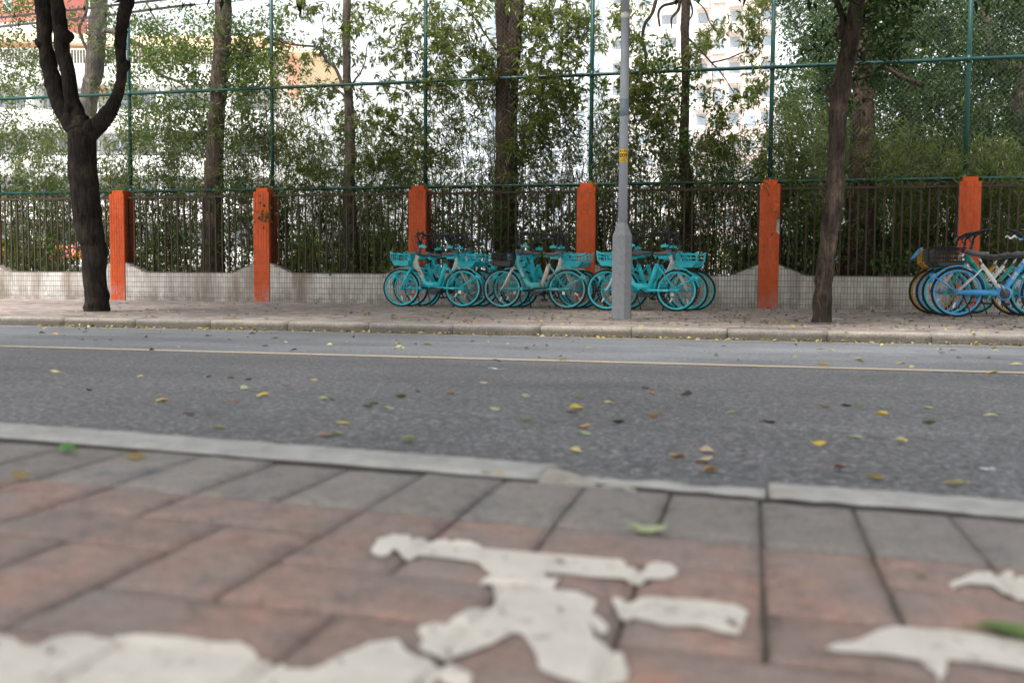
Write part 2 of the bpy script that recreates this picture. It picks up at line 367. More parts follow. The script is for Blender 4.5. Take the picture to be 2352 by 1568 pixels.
# far pavement: pavers, the front rows one by one, the rest joined
pave = sheet('far_pavement', [-60, 60], [YK+KB-.01, D+.05], lambda x, y: -.012, M['paver_bed'])
def add_rnd(me, vals):
    a = me.attributes.new('rnd', 'FLOAT', 'FACE'); a.data.foreach_set('value', vals)
PXW, PYW = .20, .10
b = MB(); rv = []; parts = []
rows = int((D-YK-KB)/PYW)
vis = lambda x, y: (-.72*y-1.5 < x < .31*y+1.2)
for j in range(rows):
    y0 = YK+KB+.003+j*PYW
    xa = -.72*y0-2.5; xb = .31*y0+2.2
    off = (j % 2)*.1
    k0 = int(xa/PXW)
    for k in range(k0, int(xb/PXW)+1):
        x0 = k*PXW+off; dz = random.gauss(0, .0018); r = random.random()
        if j < 2 and vis(x0, y0) and len(parts) < 190: parts.append((x0, y0, dz, r)); continue
        g = .0035; tz = random.gauss(0, .0015)
        b.add([(x0+g, y0+g, dz), (x0+PXW-g, y0+g, dz+tz), (x0+PXW-g, y0+PYW-g, dz+tz), (x0+g, y0+PYW-g, dz),
               (x0+g-.001, y0+g-.002, -.012), (x0+PXW-g, y0+g-.002, -.012)], [(0,1,2,3), (4,5,1,0)]); rv += [r, r]
me = b.mesh('paver', M['paver']); add_rnd(me, rv); o = link('paver', me, pave); tag(o, kind='stuff')
pms = []
for s in range(8):
    b = MB(); g = .0035; b.box((g, g, -.02), (PXW-g, PYW-g, 0)); me = b.mesh('paver', M['paver']); add_rnd(me, [random.random()]*6); pms.append(me)
for x0, y0, dz, r in parts: link('paver', pms[int(r*8)], pave, (x0, y0, dz))

# ------------------------------------------------------------------ near pavement (herringbone bricks and one soldier course)
nroot = sheet('near_pavement', lin(-12, 12, 49), [-3, -.5, .5, 1.149, 1.158, 1.175], lambda x, y: zn(x)-.0068 if y < 1.15 else zn(x)-.03, M['joint'])
GX0, GY0, GD = .0146, 1.157, .198
BR = GY0-GD            # top of the red field
def brick_mesh(L, W, seed, mat):
    """top sheet with soft worn edges, L along x, W along y, origin at the lower left corner"""
    b = MB(); nx, ny = max(4, int(L/.014)), max(4, int(W/.014)); g = .0022; vs = []
    for j in range(ny+1):
        for i in range(nx+1):
            x = g+(L-2*g)*i/nx; y = g+(W-2*g)*j/ny
            e = min(i, nx-i)/1.; f = min(j, ny-j)/1.
            d = min(e*.014, f*.014)
            cr = .0 if d > .012 else -.0030 if d == 0 else -.0006
            wx = .0016*nv(x, y, 0, 26, seed); wy = .0016*nv(x, y, 3, 26, seed+5)
            vs.append((x+(wx if d < .02 else 0), y+(wy if d < .02 else 0), cr+.0010*nv(x, y, 0, 30, seed+9)))
    fs = [(j*(nx+1)+i, j*(nx+1)+i+1, (j+1)*(nx+1)+i+1, (j+1)*(nx+1)+i) for j in range(ny) for i in range(nx)]
    rim = [i for i in range(nx+1)] + [j*(nx+1)+nx for j in range(1, ny+1)] + [ny*(nx+1)+i for i in range(nx-1, -1, -1)] + [j*(nx+1) for j in range(ny-1, 0, -1)]
    base = len(vs); vs += [(vs[i][0], vs[i][1], -.03) for i in rim]; R_ = len(rim)
    fs += [(rim[(k+1) % R_], rim[k], base+k, base+(k+1) % R_) for k in range(R_)]
    b.add(vs, fs); return b.mesh('brick', mat, True)
BM = {}
for key, (L, W, mt, n) in dict(h=(.2, .1, 'brick', 5), v=(.1, .2, 'brick', 5), s=(.1, .1, 'brick', 2), g=(.1, GD, 'brick_grey', 5)).items():
    BM[key] = [brick_mesh(L, W, 3.3*i+ord(key[0]), M[mt]) for i in range(n)]
low = {}
for key, (L, W, mt) in dict(h=(.2, .1, 'brick'), v=(.1, .2, 'brick'), s=(.1, .1, 'brick'), g=(.1, GD, 'brick_grey')).items():
    low[key] = (L, W)
BR_LIST = []           # for height lookup: (x0,y0,L,W,dz,tx,ty)
def lay(key, x0, y0):
    L, W = low[key]; dz = max(-.0012, min(.003, random.gauss(0, .0013))); tx = random.gauss(0, .006); ty = random.gauss(0, .006)
    BR_LIST.append((x0, y0, L, W, dz, tx, ty, key))
for k in range(-50, 51):
    lay('g', GX0+k*.1003, BR)
for j in range(0, 26):
    for c in range(-50, 50):
        if (c+2+j) % 4 == 0: lay('h', GX0+c*.1, BR-(j+1)*.1)
        if (c+j) % 4 == 0: lay('v', GX0+c*.1, BR-(j+2)*.1)
        if j == 0 and (c-1) % 4 == 0: lay('s', GX0+c*.1, BR-.1)
BR_LIST.sort(key=lambda q: math.hypot(q[0]+.3, (q[1]-.8)*1.0))
far = {'brick': MB(), 'brick_grey': MB()}; GRID = {}
for n_, (x0, y0, L, W, dz, tx, ty, key) in enumerate(BR_LIST):
    zc = zn(x0+L/2)+dz
    if n_ < 290:
        o = link('brick', random.choice(BM[key]), nroot, (x0, y0, zn(x0)+dz-(L/2*tx+W/2*ty)))
        o.rotation_euler = (ty, -(NB+tx), random.gauss(0, .006)); 
    else:
        g = .004; bb = far['brick_grey' if key == 'g' else 'brick']
        p = [(x0+g, y0+g), (x0+L-g, y0+g), (x0+L-g, y0+W-g), (x0+g, y0+W-g)]
        bb.add([(x, y, zn(x)+dz) for x, y in p]+[(x, y, zn(x)-.026) for x, y in p], [(0,1,2,3),(0,4,5,1),(1,5,6,2),(2,6,7,3),(3,7,4,0)])
for k, bb in far.items(): tag(bb.build('brick', M[k], nroot), kind='stuff')
def brick_height(x, y):
    for (x0, y0, L, W, dz, tx, ty, key) in BR_LIST[:330]:
        if x0 <= x <= x0+L and y0 <= y <= y0+W:
            d = min(x-x0, x0+L-x, y-y0, y0+W-y)
            return zn(x)+dz+(x-x0-L/2)*tx+(y-y0-W/2)*ty - (.0045 if d < .0035 else .0015 if d < .007 else 0)
    return zn(x)-.004

b = MB(); xs_ = lin(-6, 6, 200); vs = []
for x in xs_: vs += [(x, 1.150, zn(x)-.007), (x, 1.168+.003*nv(x, 0, 0, 30), zn(x)-.0065+.001*nv(x, 0, 0, 50)), (x, 1.190, zn(x)-.0045+.0015*nv(x, 2, 0, 40))]
b.add(vs, [(3*i+k, 3*i+3+k, 3*i+4+k, 3*i+1+k) for i in range(199) for k in (0, 1)]); b.build('joint_soil', M['gap'], nroot)
# near kerb: two sound blocks, a crumbled end and a low sunk block between them
nk = bpy.data.objects.new('near_kerb', None); col.objects.link(nk); tag(nk, kind='structure')
def kblock(name, x0, x1, y0, y1, dz0, dz1, mat, rough=.002, n=24, y1b=None):
    b = MB(); m_ = 7; vs = []; 
    for i in range(n+1):
        x = x0+(x1-x0)*i/n
        for j in range(m_+1):
            t = j/m_; ye = y1+((y1b-y1)*(i/n)**.7 if y1b else 0); y = y0+(ye-y0)*t
            z = zn(x)+dz0+(dz1-dz0)*i/n - (.004 if j in (0, m_) else 0) + rough*nv(x, y, 0, 22, x0)+rough*.6*nv(x, y, 0, 60, x0)
            yy = y+(rough*1.2*nv(x, 0, 0, 18, x0+j) if j in (0, m_) else 0)
            vs.append((x, yy, z))
        vs.append((x, ye+.002, zn(x)-.25)); vs.append((x, y0-.0, zn(x)-.25))
    p = m_+3; fs = [(i*p+j, (i+1)*p+j, (i+1)*p+(j+1) % p, i*p+(j+1) % p) for i in range(n) for j in range(p)]
    fs += [tuple(range(p)), tuple(range(n*p, (n+1)*p))[::-1]]
    b.add(vs, fs); return b.build(name, mat, nk, True)
xA = on_near(1262, 1085).x; xB = on_near(1515, 1110).x; xC = on_near(1762, 1125).x
x = xA
for i in range(9): kblock('kerb_stone', x-.996, x-.004, 1.186, 1.284, .001+.001*i, .0, M['kerbn'], .0018, 40); x -= 1.
kblock('broken_kerb_end', xA-.005, xB, 1.168, 1.285, .0, -.010, M['rubble'], .007, 40, 1.205)
kblock('kerb_stone', xB-.11, xC-.002, 1.184, 1.230, -.004, -.002, M['kerbn'], .003, 24)
x = xC
for i in range(9): kblock('kerb_stone', x+.003, x+.997, 1.184, 1.280, -.002, -.001, M['kerbn'], .0018, 40); x += 1.
b = MB()
for i in range(120):      # crumbs of mortar around the broken end
    x = random.gauss((xA+xB)/2, .09); y = 1.16+random.random()*.05; s = random.uniform(.0012, .0038)
    b.box((x-s, y-s, zn(x)-.02), (x+s, y+s, zn(x)-.012+s*random.random()*1.2), Matrix.Rotation(random.uniform(-.02,.02), 4, 'Z'))
tag(b.build('mortar_crumbs', M['rubble'], nk), kind='stuff')
# asphalt lapping over the sunk block
b = MB(); vs = []
n = 30
for i in range(n+1):
    x = xB-.12+(xC-xB+.12)*i/n
    y = 1.222+.012*nv(x, 0, 0, 20)+.010
    vs += [(x, y, zn(x)-.006), (x, y+.06, zn(x)-.013), (x, 1.5, zroad(1.5)+.003), (x, y-.004, zn(x)-.03)]
b.add(vs, [(4*i+a, 4*i+4+a, 4*i+4+c, 4*i+c) for i in range(n) for a, c in ((0,1), (1,2), (3,0))])
tag(b.build('asphalt_lap', M['asphalt']), kind='structure')

# white painted markings draped over the bricks
def marking(pts, org, sc, label, seed):
    q = [on_near((org[0]+x/sc)/1.0629, (org[1]+y/sc)/1.0629) for x, y in pts]
    out = []
    for i in range(len(q)):
        a, c = q[i], q[(i+1) % len(q)]; L = (c-a).length; k = max(1, int(L/.004))
        for t in range(k):
            p = a.lerp(c, t/k); j = .0016
            out.append(Vector((p.x+j*nv(p.x, p.y, 0, 120, seed)+.0022*nv(p.x, p.y, 2, 45, seed), p.y+j*nv(p.x, p.y, 5, 120, seed)+.0022*nv(p.x, p.y, 7, 45, seed))))
    # Chaikin once
    n = len(out); xs = [p.x for p in out]; ys = [p.y for p in out]
    inner = []; st = .004
    px, py = np.array(xs), np.array(ys)
    for x in np.arange(min(xs), max(xs), st):
        for y in np.arange(min(ys), max(ys), st):
            if np.min((px-x)**2+(py-y)**2) > (.0025)**2: inner.append(Vector((x, y)))
    res = delaunay_2d_cdt(out+inner, [(i, (i+1) % n) for i in range(n)], [], 1, 1e-6)
    vs, es, fs = res[0], res[1], res[2]
    b = MB(); b.v = [(v.x, v.y, brick_height(v.x, v.y)+.0022) for v in vs]; b.f = [tuple(f) for f in fs if nv(vs[f[0]].x, vs[f[0]].y, 1, 62, seed)+.6*nv(vs[f[0]].x, vs[f[0]].y, 4, 170, seed) < .70]
    o = b.build('painted_marking', M['mark']); tag(o, label, 'marking', 'white markings painted on the brick pavement')
A2 = (850, 1080); A3 = (1250, 1120); A1 = (0, 1120)
marking([(150,690),(200,640),(300,610),(400,615),(400,640),(520,625),(800,650),(1000,690),(1300,715),(1600,750),(1800,780),(1820,830),(1900,830),(1960,800),(2080,800),(2150,840),(2130,890),(2060,915),(1900,915),(1750,905),(1500,885),(1350,870),(1290,855),(1300,900),(1370,905),(1340,940),(1330,970),(1500,1000),(1620,1050),(1590,1130),(1680,1190),(1700,1250),(1650,1280),(1600,1220),(1560,1180),(1620,1300),(1720,1350),(1800,1440),(1830,1520),(1820,1600),(1480,1600),(1250,1500),(1240,1420),(1150,1290),(1090,1265),(900,1350),(750,1410),(600,1410),(480,1380),(450,1340),(490,1310),(460,1250),(480,1215),(650,1170),(850,1080),(950,1050),(970,1000),(930,940),(850,950),(860,900),(930,880),(880,820),(840,790),(650,760),(500,745),(400,745),(340,740),(300,700),(250,750),(200,760),(160,745)],
        A2, 2.672, 'white painted marking with a long crossbar over a forked stem, amid the bricks', 1)
marking([(455,655),(560,648),(700,655),(900,668),(1030,690),(1085,720),(1070,760),(1040,825),(950,810),(880,790),(700,785),(600,760),(520,740),(480,705)],
        A3, 1.8816, 'short white painted dash on the bricks beside the forked marking', 2)
marking([(1440,880),(1480,860),(1600,840),(1680,795),(1780,765),(2000,775),(2200,800),(2352,830),(2800,890),(2800,1040),(2352,975),(2200,950),(2000,930),(1985,990),(1960,1010),(1920,975),(1870,930),(1700,905),(1500,895)],
        A3, 1.8816, 'white painted marking running out of the right edge below a green leaf', 3)
marking([(2000,580),(2060,555),(2130,525),(2290,525),(2310,560),(2352,545),(2700,580),(2700,670),(2352,632),(2240,612),(2200,585),(2100,580),(2020,595)],
        A3, 1.8816, 'thin white painted marking at the right edge, just below the grey bricks', 4)
marking([(-500,830),(60,850),(100,890),(180,890),(230,860),(380,830),(600,820),(850,835),(1000,860),(1110,860),(1200,910),(1320,970),(1420,980),(1550,920),(1700,860),(1820,840),(1880,900),(2020,950),(2120,980),(2160,1010),(2150,1050),(2020,1010),(1950,1060),(1900,1160),(1700,1220),(-500,1220)],
        A1, 1.8816, 'broad white painted marking filling the lower left corner', 5)

# ------------------------------------------------------------------ boundary: tiled wall bays, pillars, railings
TX, TZ = PW/6, .098
def wall_top(u, L):       # u from 0..L along the bay
    e = .46
    d = min(u, L-u)
    return .535 if d > e else .535+.19*(1-d/e)
bayL = S-PW
for i in range(-2, 7):
    xl = X0+i*S+PW
    w = thing('low_wall', ['x'][0], 'wall', (xl, D+.02, 0), group='bays of the white tiled wall')
    ordn = {-1: 'white tiled low wall at the far left edge, behind the forked tree', 0: 'white tiled low wall between the first and second orange pillars from the left', 1: 'white tiled low wall left of the first group of turquoise bikes',
            2: 'white tiled low wall behind the middle group of turquoise bikes', 3: 'white tiled low wall right of the grey lamp post', 4: 'white tiled low wall behind the right leaning tree trunk',
            5: 'white tiled low wall behind the bikes at the right edge'}
    w['label'] = ordn.get(i, 'white tiled low wall continuing beyond the '+('left' if i < 0 else 'right')+' edge')
    c = MB(); Y1 = .20
    prof = [(0, .0), (0, wall_top(0, bayL)), (.46, .535), (bayL-.46, .535), (bayL, wall_top(0, bayL)), (bayL, 0)]
    # core: front polygon extruded
    vs = [(u, .0, z-.0) for u, z in prof]+[(u, Y1, z) for u, z in prof]
    c.add(vs, [(0,5,4,3,2,1), (6,7,8,9,10,11), (1,2,8,7), (2,3,9,8), (3,4,10,9), (4,5,11,10), (0,1,7,6)])
    c.build('wall_core', M['grout_w'], w)
    cp = MB()
    for (u0, z0), (u1, z1) in zip(prof[1:4], prof[2:5]):
        cp.add([(u0,-.012,z0+.002),(u1,-.012,z1+.002),(u1,-.012,z1+.016),(u0,-.012,z0+.016),(u0,Y1,z0+.002),(u1,Y1,z1+.002),(u1,Y1,z1+.016),(u0,Y1,z0+.016)],
               [(0,1,2,3),(4,7,6,5),(3,2,6,7),(0,4,5,1),(0,3,7,4),(1,5,6,2)])
    cp.build('coping', M['grout_w'], w)
    t = MB(); rv = []; nx = int(bayL/.05); dx = bayL/nx; nz = 8; g = .0040
    for a in range(nx):
        for r in range(nz):
            u0, u1 = a*dx+g, (a+1)*dx-g; z0, z1 = r*TZ+g-.03, (r+1)*TZ-g-.03
            ta, tb = wall_top(u0, bayL)-.002, wall_top(u1, bayL)-.002
            if z0 > min(ta, tb)-.008: continue
            a1, b1 = min(z1, ta), min(z1, tb); pr = -.006-random.random()*.0012; v_ = random.random()
            t.add([(u0,pr,z0),(u1,pr,z0),(u1,pr,b1),(u0,pr,a1),(u0,0,z0),(u1,0,z0),(u1,0,b1),(u0,0,a1)], [(0,1,2,3),(4,5,1,0),(3,2,6,7),(4,0,3,7),(1,5,6,2)]); rv += [v_]*5
    me = t.mesh('wall_tile', M['tile_w']); add_rnd(me, rv); o = link('wall_tile', me, w); tag(o, kind='stuff')

def tile_mesh(w_, h_, axis):
    b = MB(); g = .0036; t_ = .006
    if axis == 'f': b.add([(g,-t_,g),(w_-g,-t_,g),(w_-g,-t_,h_-g),(g,-t_,h_-g),(g,0,g),(w_-g,0,g),(w_-g,0,h_-g),(g,0,h_-g)], [(0,1,2,3),(4,5,1,0),(3,2,6,7),(4,0,3,7),(1,5,6,2)])
    else: b.add([(t_,g,g),(t_,w_-g,g),(t_,w_-g,h_-g),(t_,g,h_-g),(0,g,g),(0,w_-g,g),(0,w_-g,h_-g),(0,g,h_-g)], [(0,1,2,3),(4,5,1,0),(3,2,6,7),(4,0,3,7),(1,5,6,2)])
    return b.mesh('tile', M['tile_o'])
TF = [tile_mesh(PW/6, TZ, 'f') for _ in range(3)]; TS = [tile_mesh(.055, TZ, 's') for _ in range(3)]
NR = 21
pl_lab = {-1: 'orange tiled pillar cut by the left edge of the photo', 0: 'orange tiled pillar just right of the forked dark tree', 1: 'orange tiled pillar second from left with a trailing vine on its face',
          2: 'orange tiled pillar above the first group of turquoise bikes', 3: 'orange tiled pillar just left of the grey lamp post', 4: 'orange tiled pillar with a chipped right edge, between lamp post and leaning tree', 5: 'orange tiled pillar behind the blue and yellow bikes at the right'}
for i in range(-2, 7):
    p = thing('tiled_pillar', pl_lab.get(i, 'orange tiled pillar continuing the row beyond the '+('left' if i < 0 else 'right')+' edge'), 'pillar', (X0+i*S, D, 0), group='orange tiled pillars along the wall')
    b = MB(); H = NR*TZ; b.box((.001, 0, 0), (PW-.001, .33, H-.002)); b.build('pillar_core', M['grout_o'], p)
    b = MB(); b.box((.045, .03, H), (PW-.045, .29, H+.07)); b.build('pillar_cap', M['tile_o'], p)
    if -1 <= i <= 5:
        for r in range(NR):
            for c in range(6):
                if i == 4 and c == 5 and r in (13, 14): continue
                link('tile', TF[(r+c) % 3], p, (c*PW/6, 0, r*TZ))
                if r*TZ > .5 and i <= 4: link('tile', TS[(r+c) % 3], p, (PW-.001, c*.055, r*TZ))
        if i == 4:
            b = MB()
            b.add([(PW-.05,-.008,13*TZ),(PW+.004,-.008,13*TZ-.05),(PW+.004,-.008,15*TZ+.05),(PW-.03,-.008,15*TZ-.02),(PW-.05,.002,13*TZ),(PW+.004,.01,13*TZ-.05),(PW+.004,.01,15*TZ+.05),(PW-.03,.002,15*TZ-.02)],
                  [(0,1,2,3),(4,7,6,5),(0,4,5,1),(1,5,6,2),(2,6,7,3),(3,7,4,0)])
            b.build('chipped_patch', M['rubble'], p)
    else:
        b = MB(); b.box((0, -.006, 0), (PW, 0, H)); b.build('tile_face', M['tile_o'], p)

# brown railings: every bar its own part
TOPR = 1.985
rl_lab = {-1: 'brown bar railing behind the forked dark tree', 0: 'brown bar railing between the first and second full pillars from the left', 1: 'brown bar railing left of the first turquoise bikes', 2: 'brown bar railing above the middle turquoise bikes',
          3: 'brown bar railing right of the grey lamp post', 4: 'brown bar railing behind the right leaning tree', 5: 'brown bar railing above the bikes at the right edge'}
barm = {}
for i in range(-2, 7):
    rr = thing('metal_railing', rl_lab.get(i, 'brown bar railing continuing beyond the '+('left' if i < 0 else 'right')+' edge'), 'railing', (X0+i*S+PW, D+.10, 0), group='brown railings between the pillars')
    b = MB(); b.box((.0, -.022, TOPR-.018), (bayL, .022, TOPR+.018)); b.build('top_rail', M['rail'], rr)
    n = 20
    for k in range(n+1):
        u = .02+(bayL-.04)*k/n; zb = wall_top(u, bayL)+.014
        hh = TOPR+(.085 if k % 2 else .05)
        key = (round(zb, 2), k % 2)
        if key not in barm:
            b = MB(); b.box((-.014, -.011, round(zb, 2)), (.014, .011, TOPR-.019))
            b.box((-.012, -.009, TOPR+.019), (.012, .009, hh)); barm[key] = b.mesh('bar', M['rail'])
        o = link('bar', barm[key], rr, (u+random.gauss(0, .003), 0, 0)); o.rotation_euler = (0, random.gauss(0, .0025), 0)
    b = MB(); b.box((0, -.02, .72), (.035, .02, TOPR-.02)); b.box((bayL-.035, -.02, .72), (bayL, .02, TOPR-.02)); 
    for dx_, nm in ((0, 0), (bayL-.035, 1)):
        b = MB(); b.box((dx_-.001, -.026, .74), (dx_+.036, .026, TOPR-.02)); b.build('end_post', M['rail'], rr)

# tall green chain link fence standing behind the pillars
YF = D+.47
cf = thing('sports_fence', 'tall dark green pipe fence with chain link mesh behind the pillars', 'fence', (0, YF, 0))
for i in range(-3, 9):
    b = MB(); b.tube([(X0+i*S+PW/2, 0, 0), (X0+i*S+PW/2, 0, 8.2)], .036, 14); b.build('post', M['green'], cf, True)
    for z in (2.14, 4.056, 6.2):
        b = MB(); b.tube([(X0+i*S+PW/2, 0, z-.06), (X0+i*S+PW/2, 0, z+.06)], .043, 14); b.build('clamp', M['green'], cf, True)
for z in (2.14, 4.056, 6.2, 8.15):
    b = MB(); b.tube([(X0-3*S, -.0, z), (X0+9*S, 0, z)], .031, 12); b.build('rail', M['green'], cf, True)
b = MB(); xa, xb = X0-3*S, X0+8*S; st = .085; r_ = .0012
k = 0; x = xa-6.1
while x < xb:
    for sgn in (1, -1):
        x0_, x1_ = (x, x+6.1) if sgn > 0 else (x+6.1, x)
        z0_, z1_ = 2.14, 8.15
        b.add([(x0_-r_, .05, z0_), (x0_+r_, .05, z0_), (x0_, .05+r_*1.6, z0_), (x1_-r_, .05, z1_), (x1_+r_, .05, z1_), (x1_, .05+r_*1.6, z1_)], [(0,1,4,3), (1,2,5,4), (2,0,3,5)])
    x += st
tag(b.build('chain_link_mesh', M['wire'], cf), kind='stuff')


# ------------------------------------------------------------------ buildings far behind
def wbox(b, a, c): b.box(a, c)
M['b_white'] = simple('school_white', (.86,.85,.84), .85, .04, .3, world=True)
M['b_beige'] = simple('school_beige', (.66,.52,.34), .85, .05, .3, world=True)
M['b_orange'] = simple('school_orange', (.72,.38,.28), .85, .06, .3, world=True)
M['b_grey'] = simple('school_recess_shade', (.42,.42,.41), .85, .06, .3, world=True)  # grey holds the shade of the recessed storeys in the colour
M['b_pink'] = simple('tower_pink', (.66,.58,.54), .85, .04, .2, world=True)
M['b_blue'] = simple('tower_pale', (.66,.70,.76), .6, .05, .2, world=True)
M['b_red'] = simple('red_facade', (.60,.17,.15), .85, .06, .3, world=True)
M['glass'] = simple('far_glass', (.29,.33,.38), .4, .15, .5, world=True)
YS = 66.
bs_ = thing('school_building', 'white school block with beige roof, orange fascia and white railings, behind the left trees', 'building', (at(340, 400, YS).x, YS, 0))
bs_.rotation_euler.z = YAW
def zx(px, py, Y=YS):
    o_ = Vector((bs_.location.x, YS, 0)); n_ = Vector((-math.sin(YAW), math.cos(YAW), 0)); d = ray(px, py)
    t_ = (o_-CAMP).dot(n_)/d.dot(n_); p = CAMP+d*t_-o_; return p.dot(Vector((math.cos(YAW), math.sin(YAW), 0))), p.z
xl, _ = zx(-260, 300); xr, _ = zx(618, 300)
zt = zx(340, 84)[1]; zr0 = zx(340, 46)[1]
b = MB(); b.add([(xl, 0, zt), (zx(740,110)[0], 0, zx(740,122)[1]), (zx(590,40)[0], 4, zx(590,52)[1]), (xl, 4, zr0),
                 (xl, 14, zt), (zx(740,110)[0], 14, zx(740,122)[1]), (zx(590,40)[0], 12, zx(590,52)[1]), (xl, 12, zr0)],
                [(0,1,2,3), (4,7,6,5), (1,5,6,2), (3,2,6,7), (0,4,5,1), (0,3,7,4)]); b.build('roof', M['b_beige'], bs_)
zf1 = zx(340, 106)[1]
b = MB(); b.box((xl, 1.2, zf1), (xr+1, 1.6, zt)); b.build('fascia', M['b_orange'], bs_)
b = MB(); b.box((xl, 3.2, -.3), (xr, 13, zt-.02)); b.build('wall', M['b_white'], bs_)
pitch = zx(340, 185)[1]-zx(340, 292)[1]
ztop = zx(340, 140)[1]
for fl in range(5):
    z1 = ztop-fl*pitch; z0 = z1-pitch*.44
    if z1 < -.2: break
    b = MB(); b.box((xl, 1.0, max(-.3, z0)), (xr, 1.3, z1)); b.box((xl, 1.3, z0), (xr, 3.2, z0+.3)); b.build('balcony', M['b_white'], bs_)
    b = MB(); b.box((xl, 3.10, z0-pitch*.5), (xr, 3.19, z0)); b.build('recess_shade', M['b_grey'], bs_)
    for k in range(11):
        u = xl+1.0+k*(xr-xl-2)/11.
        f = MB(); f.box((u, 2.98, z0-pitch*.46), (u+1.5, 3.09, z0-.25)); fo = f.build('window', M['b_white'], bs_)
        g = MB(); g.box((u+.08, 2.94, z0-pitch*.43), (u+.70, 2.975, z0-.32)); g.box((u+.80, 2.94, z0-pitch*.43), (u+1.42, 2.975, z0-.32)); g.build('pane', M['glass'], fo)
b = MB()
zr1 = zx(340, 109)[1]
n = int((xr-xl)/.22)
for k in range(n): u = xl+k*.22; b.box((u, 1.05, ztop), (u+.07, 1.12, zr1))
tag(b.build('baluster', M['b_white'], bs_), kind='stuff')
b = MB(); b.box((xl, 1.0, zr1), (xr, 1.17, zr1+.12)); b.build('railing_cap', M['b_white'], bs_)
for px_ in (40, 190, 345, 500, 650):
    u = zx(px_, 300)[0]; b = MB(); b.box((u, 1.32, zx(340, 205)[1] if px_ in (650, 190) else -.3), (u+.6, 3.0, zt-.02)); b.build('column', M['b_orange'] if px_ in (650, 190) else M['b_white'], bs_)
# red building corner, top left, and the red awning low behind the railing
p0 = at(-120, 58, 95); p1 = at(92, 58, 95)
rb = thing('red_building', 'red facade in the top left corner behind the power cables', 'building', (p0.x, 95, 0))
b = MB(); b.box((0, 0, p0.z), (p1.x-p0.x, 8, p0.z+12)); b.build('upper_wall', M['b_red'], rb)
b = MB(); b.box((.2, .2, -.3), (p1.x-p0.x-.2, 8, p0.z)); b.build('lower_wall', M['b_white'], rb)
for k in range(4):
    b = MB(); b.box((1+k*2.1, -.06, p0.z+1), (2.2+k*2.1, -.01, p0.z+2.6)); b.build('window', M['glass'], rb)
p0 = at(-60, 560, 34); p1 = at(190, 545, 34)
aw = thing('stall_awning', 'red and orange awning seen low between the railing bars at the left', 'awning', (p0.x, 34, 0))
zb_ = at(100, 588, 34).z; w_ = p1.x-p0.x
for k in range(8):
    b = MB(); b.add([(w_*k/8, 0, zb_), (w_*(k+1)/8, 0, zb_), (w_*(k+1)/8, .9, zb_+.45), (w_*k/8, .9, zb_+.45), (w_*k/8, .02, zb_-.12), (w_*(k+1)/8, .02, zb_-.12)], [(0,1,2,3), (4,5,1,0)])
    b.build('stripe', M['b_red'] if k % 2 == 0 else simple('awning_orange', (.75,.25,.03), .7), aw)
for k in (0, 1):
    b = MB(); b.tube([(w_*k, .1, -.35), (w_*k, .1, zb_)], .04, 8); b.build('pole', M['b_white'], aw)

def tower(px0, px1, Y, H, mat, name, label, fl=3.0, curved=False, cols=5):
    a = at(px0, 500, Y); c = at(px1, 500, Y); W_ = c.x-a.x
    t = thing('apartment_tower', label, 'building', (a.x, Y, 0), group='tall pale towers behind the trees')
    b = MB(); b.box((0, 0, -.5), (W_, 18, H)); b.build('wall', mat, t)
    nf = int(H/fl); wm = {}
    cw = W_/cols
    for f_ in range(nf):
        z = f_*fl
        for k in range(cols):
            u = k*cw+cw*.14
            if curved and k % 2 == 0:
                if 'bal' not in wm:
                    q = MB(); n = 10; R_ = cw*.46
                    top = [(cw*.36+R_*math.cos(math.pi+math.pi*i/n), -1.3*math.sin(math.pi*i/n)) for i in range(n+1)]
                    vs = [(x, y-.02, 0) for x, y in top]+[(x, y-.02, 1.15) for x, y in top]+[(x*.98+.02, y*.9-.0, 1.15) for x, y in top]
                    m1 = n+1; fs = [(i, i+1, m1+i+1, m1+i) for i in range(n)]+[(m1+i, m1+i+1, 2*m1+i+1, 2*m1+i) for i in range(n)]+[tuple(range(n+1))]
                    q.add(vs, fs); wm['bal'] = q.mesh('balcony', mat)
                    q = MB(); q.box((0, -.06, 0), (cw*.62, -.01, 1.5)); wm['w2'] = q.mesh('window', M['glass'])
                link('balcony', wm['bal'], t, (k*cw+cw*.1, 0, z)); link('window', wm['w2'], t, (u, 0, z+1.2))
            else:
                if 'w' not in wm:
                    q = MB(); q.box((0, -.05, 0), (cw*.66, -.01, 1.5)); wm['w'] = q.mesh('window', M['glass'])
                    q = MB(); q.box((-.1, -.4, -.2), (cw*.66+.1, -.01, -.06)); wm['s'] = q.mesh('sill', mat)
                link('window', wm['w'], t, (u, 0, z+.9)); link('sill', wm['s'], t, (u, 0, z+.9))
    return t
tower(1590, 1775, 128, 58, M['b_pink'], 'apartment_tower', 'pinkish white apartment tower with stacked curved balconies, right of the lamp post', 3.1, True, 5)
tower(1395, 1560, 140, 60, M['b_white'], 'apartment_tower', 'white apartment tower directly behind the lamp post', 3.1, True, 3)
tower(1180, 1345, 170, 66, M['b_blue'], 'apartment_tower', 'pale blue tower right of the thick double trunk', 3.4, False, 6)
tower(1010, 1120, 175, 52, M['b_blue'], 'apartment_tower', 'pale blue tower left of the thick double trunk', 3.4, False, 4)

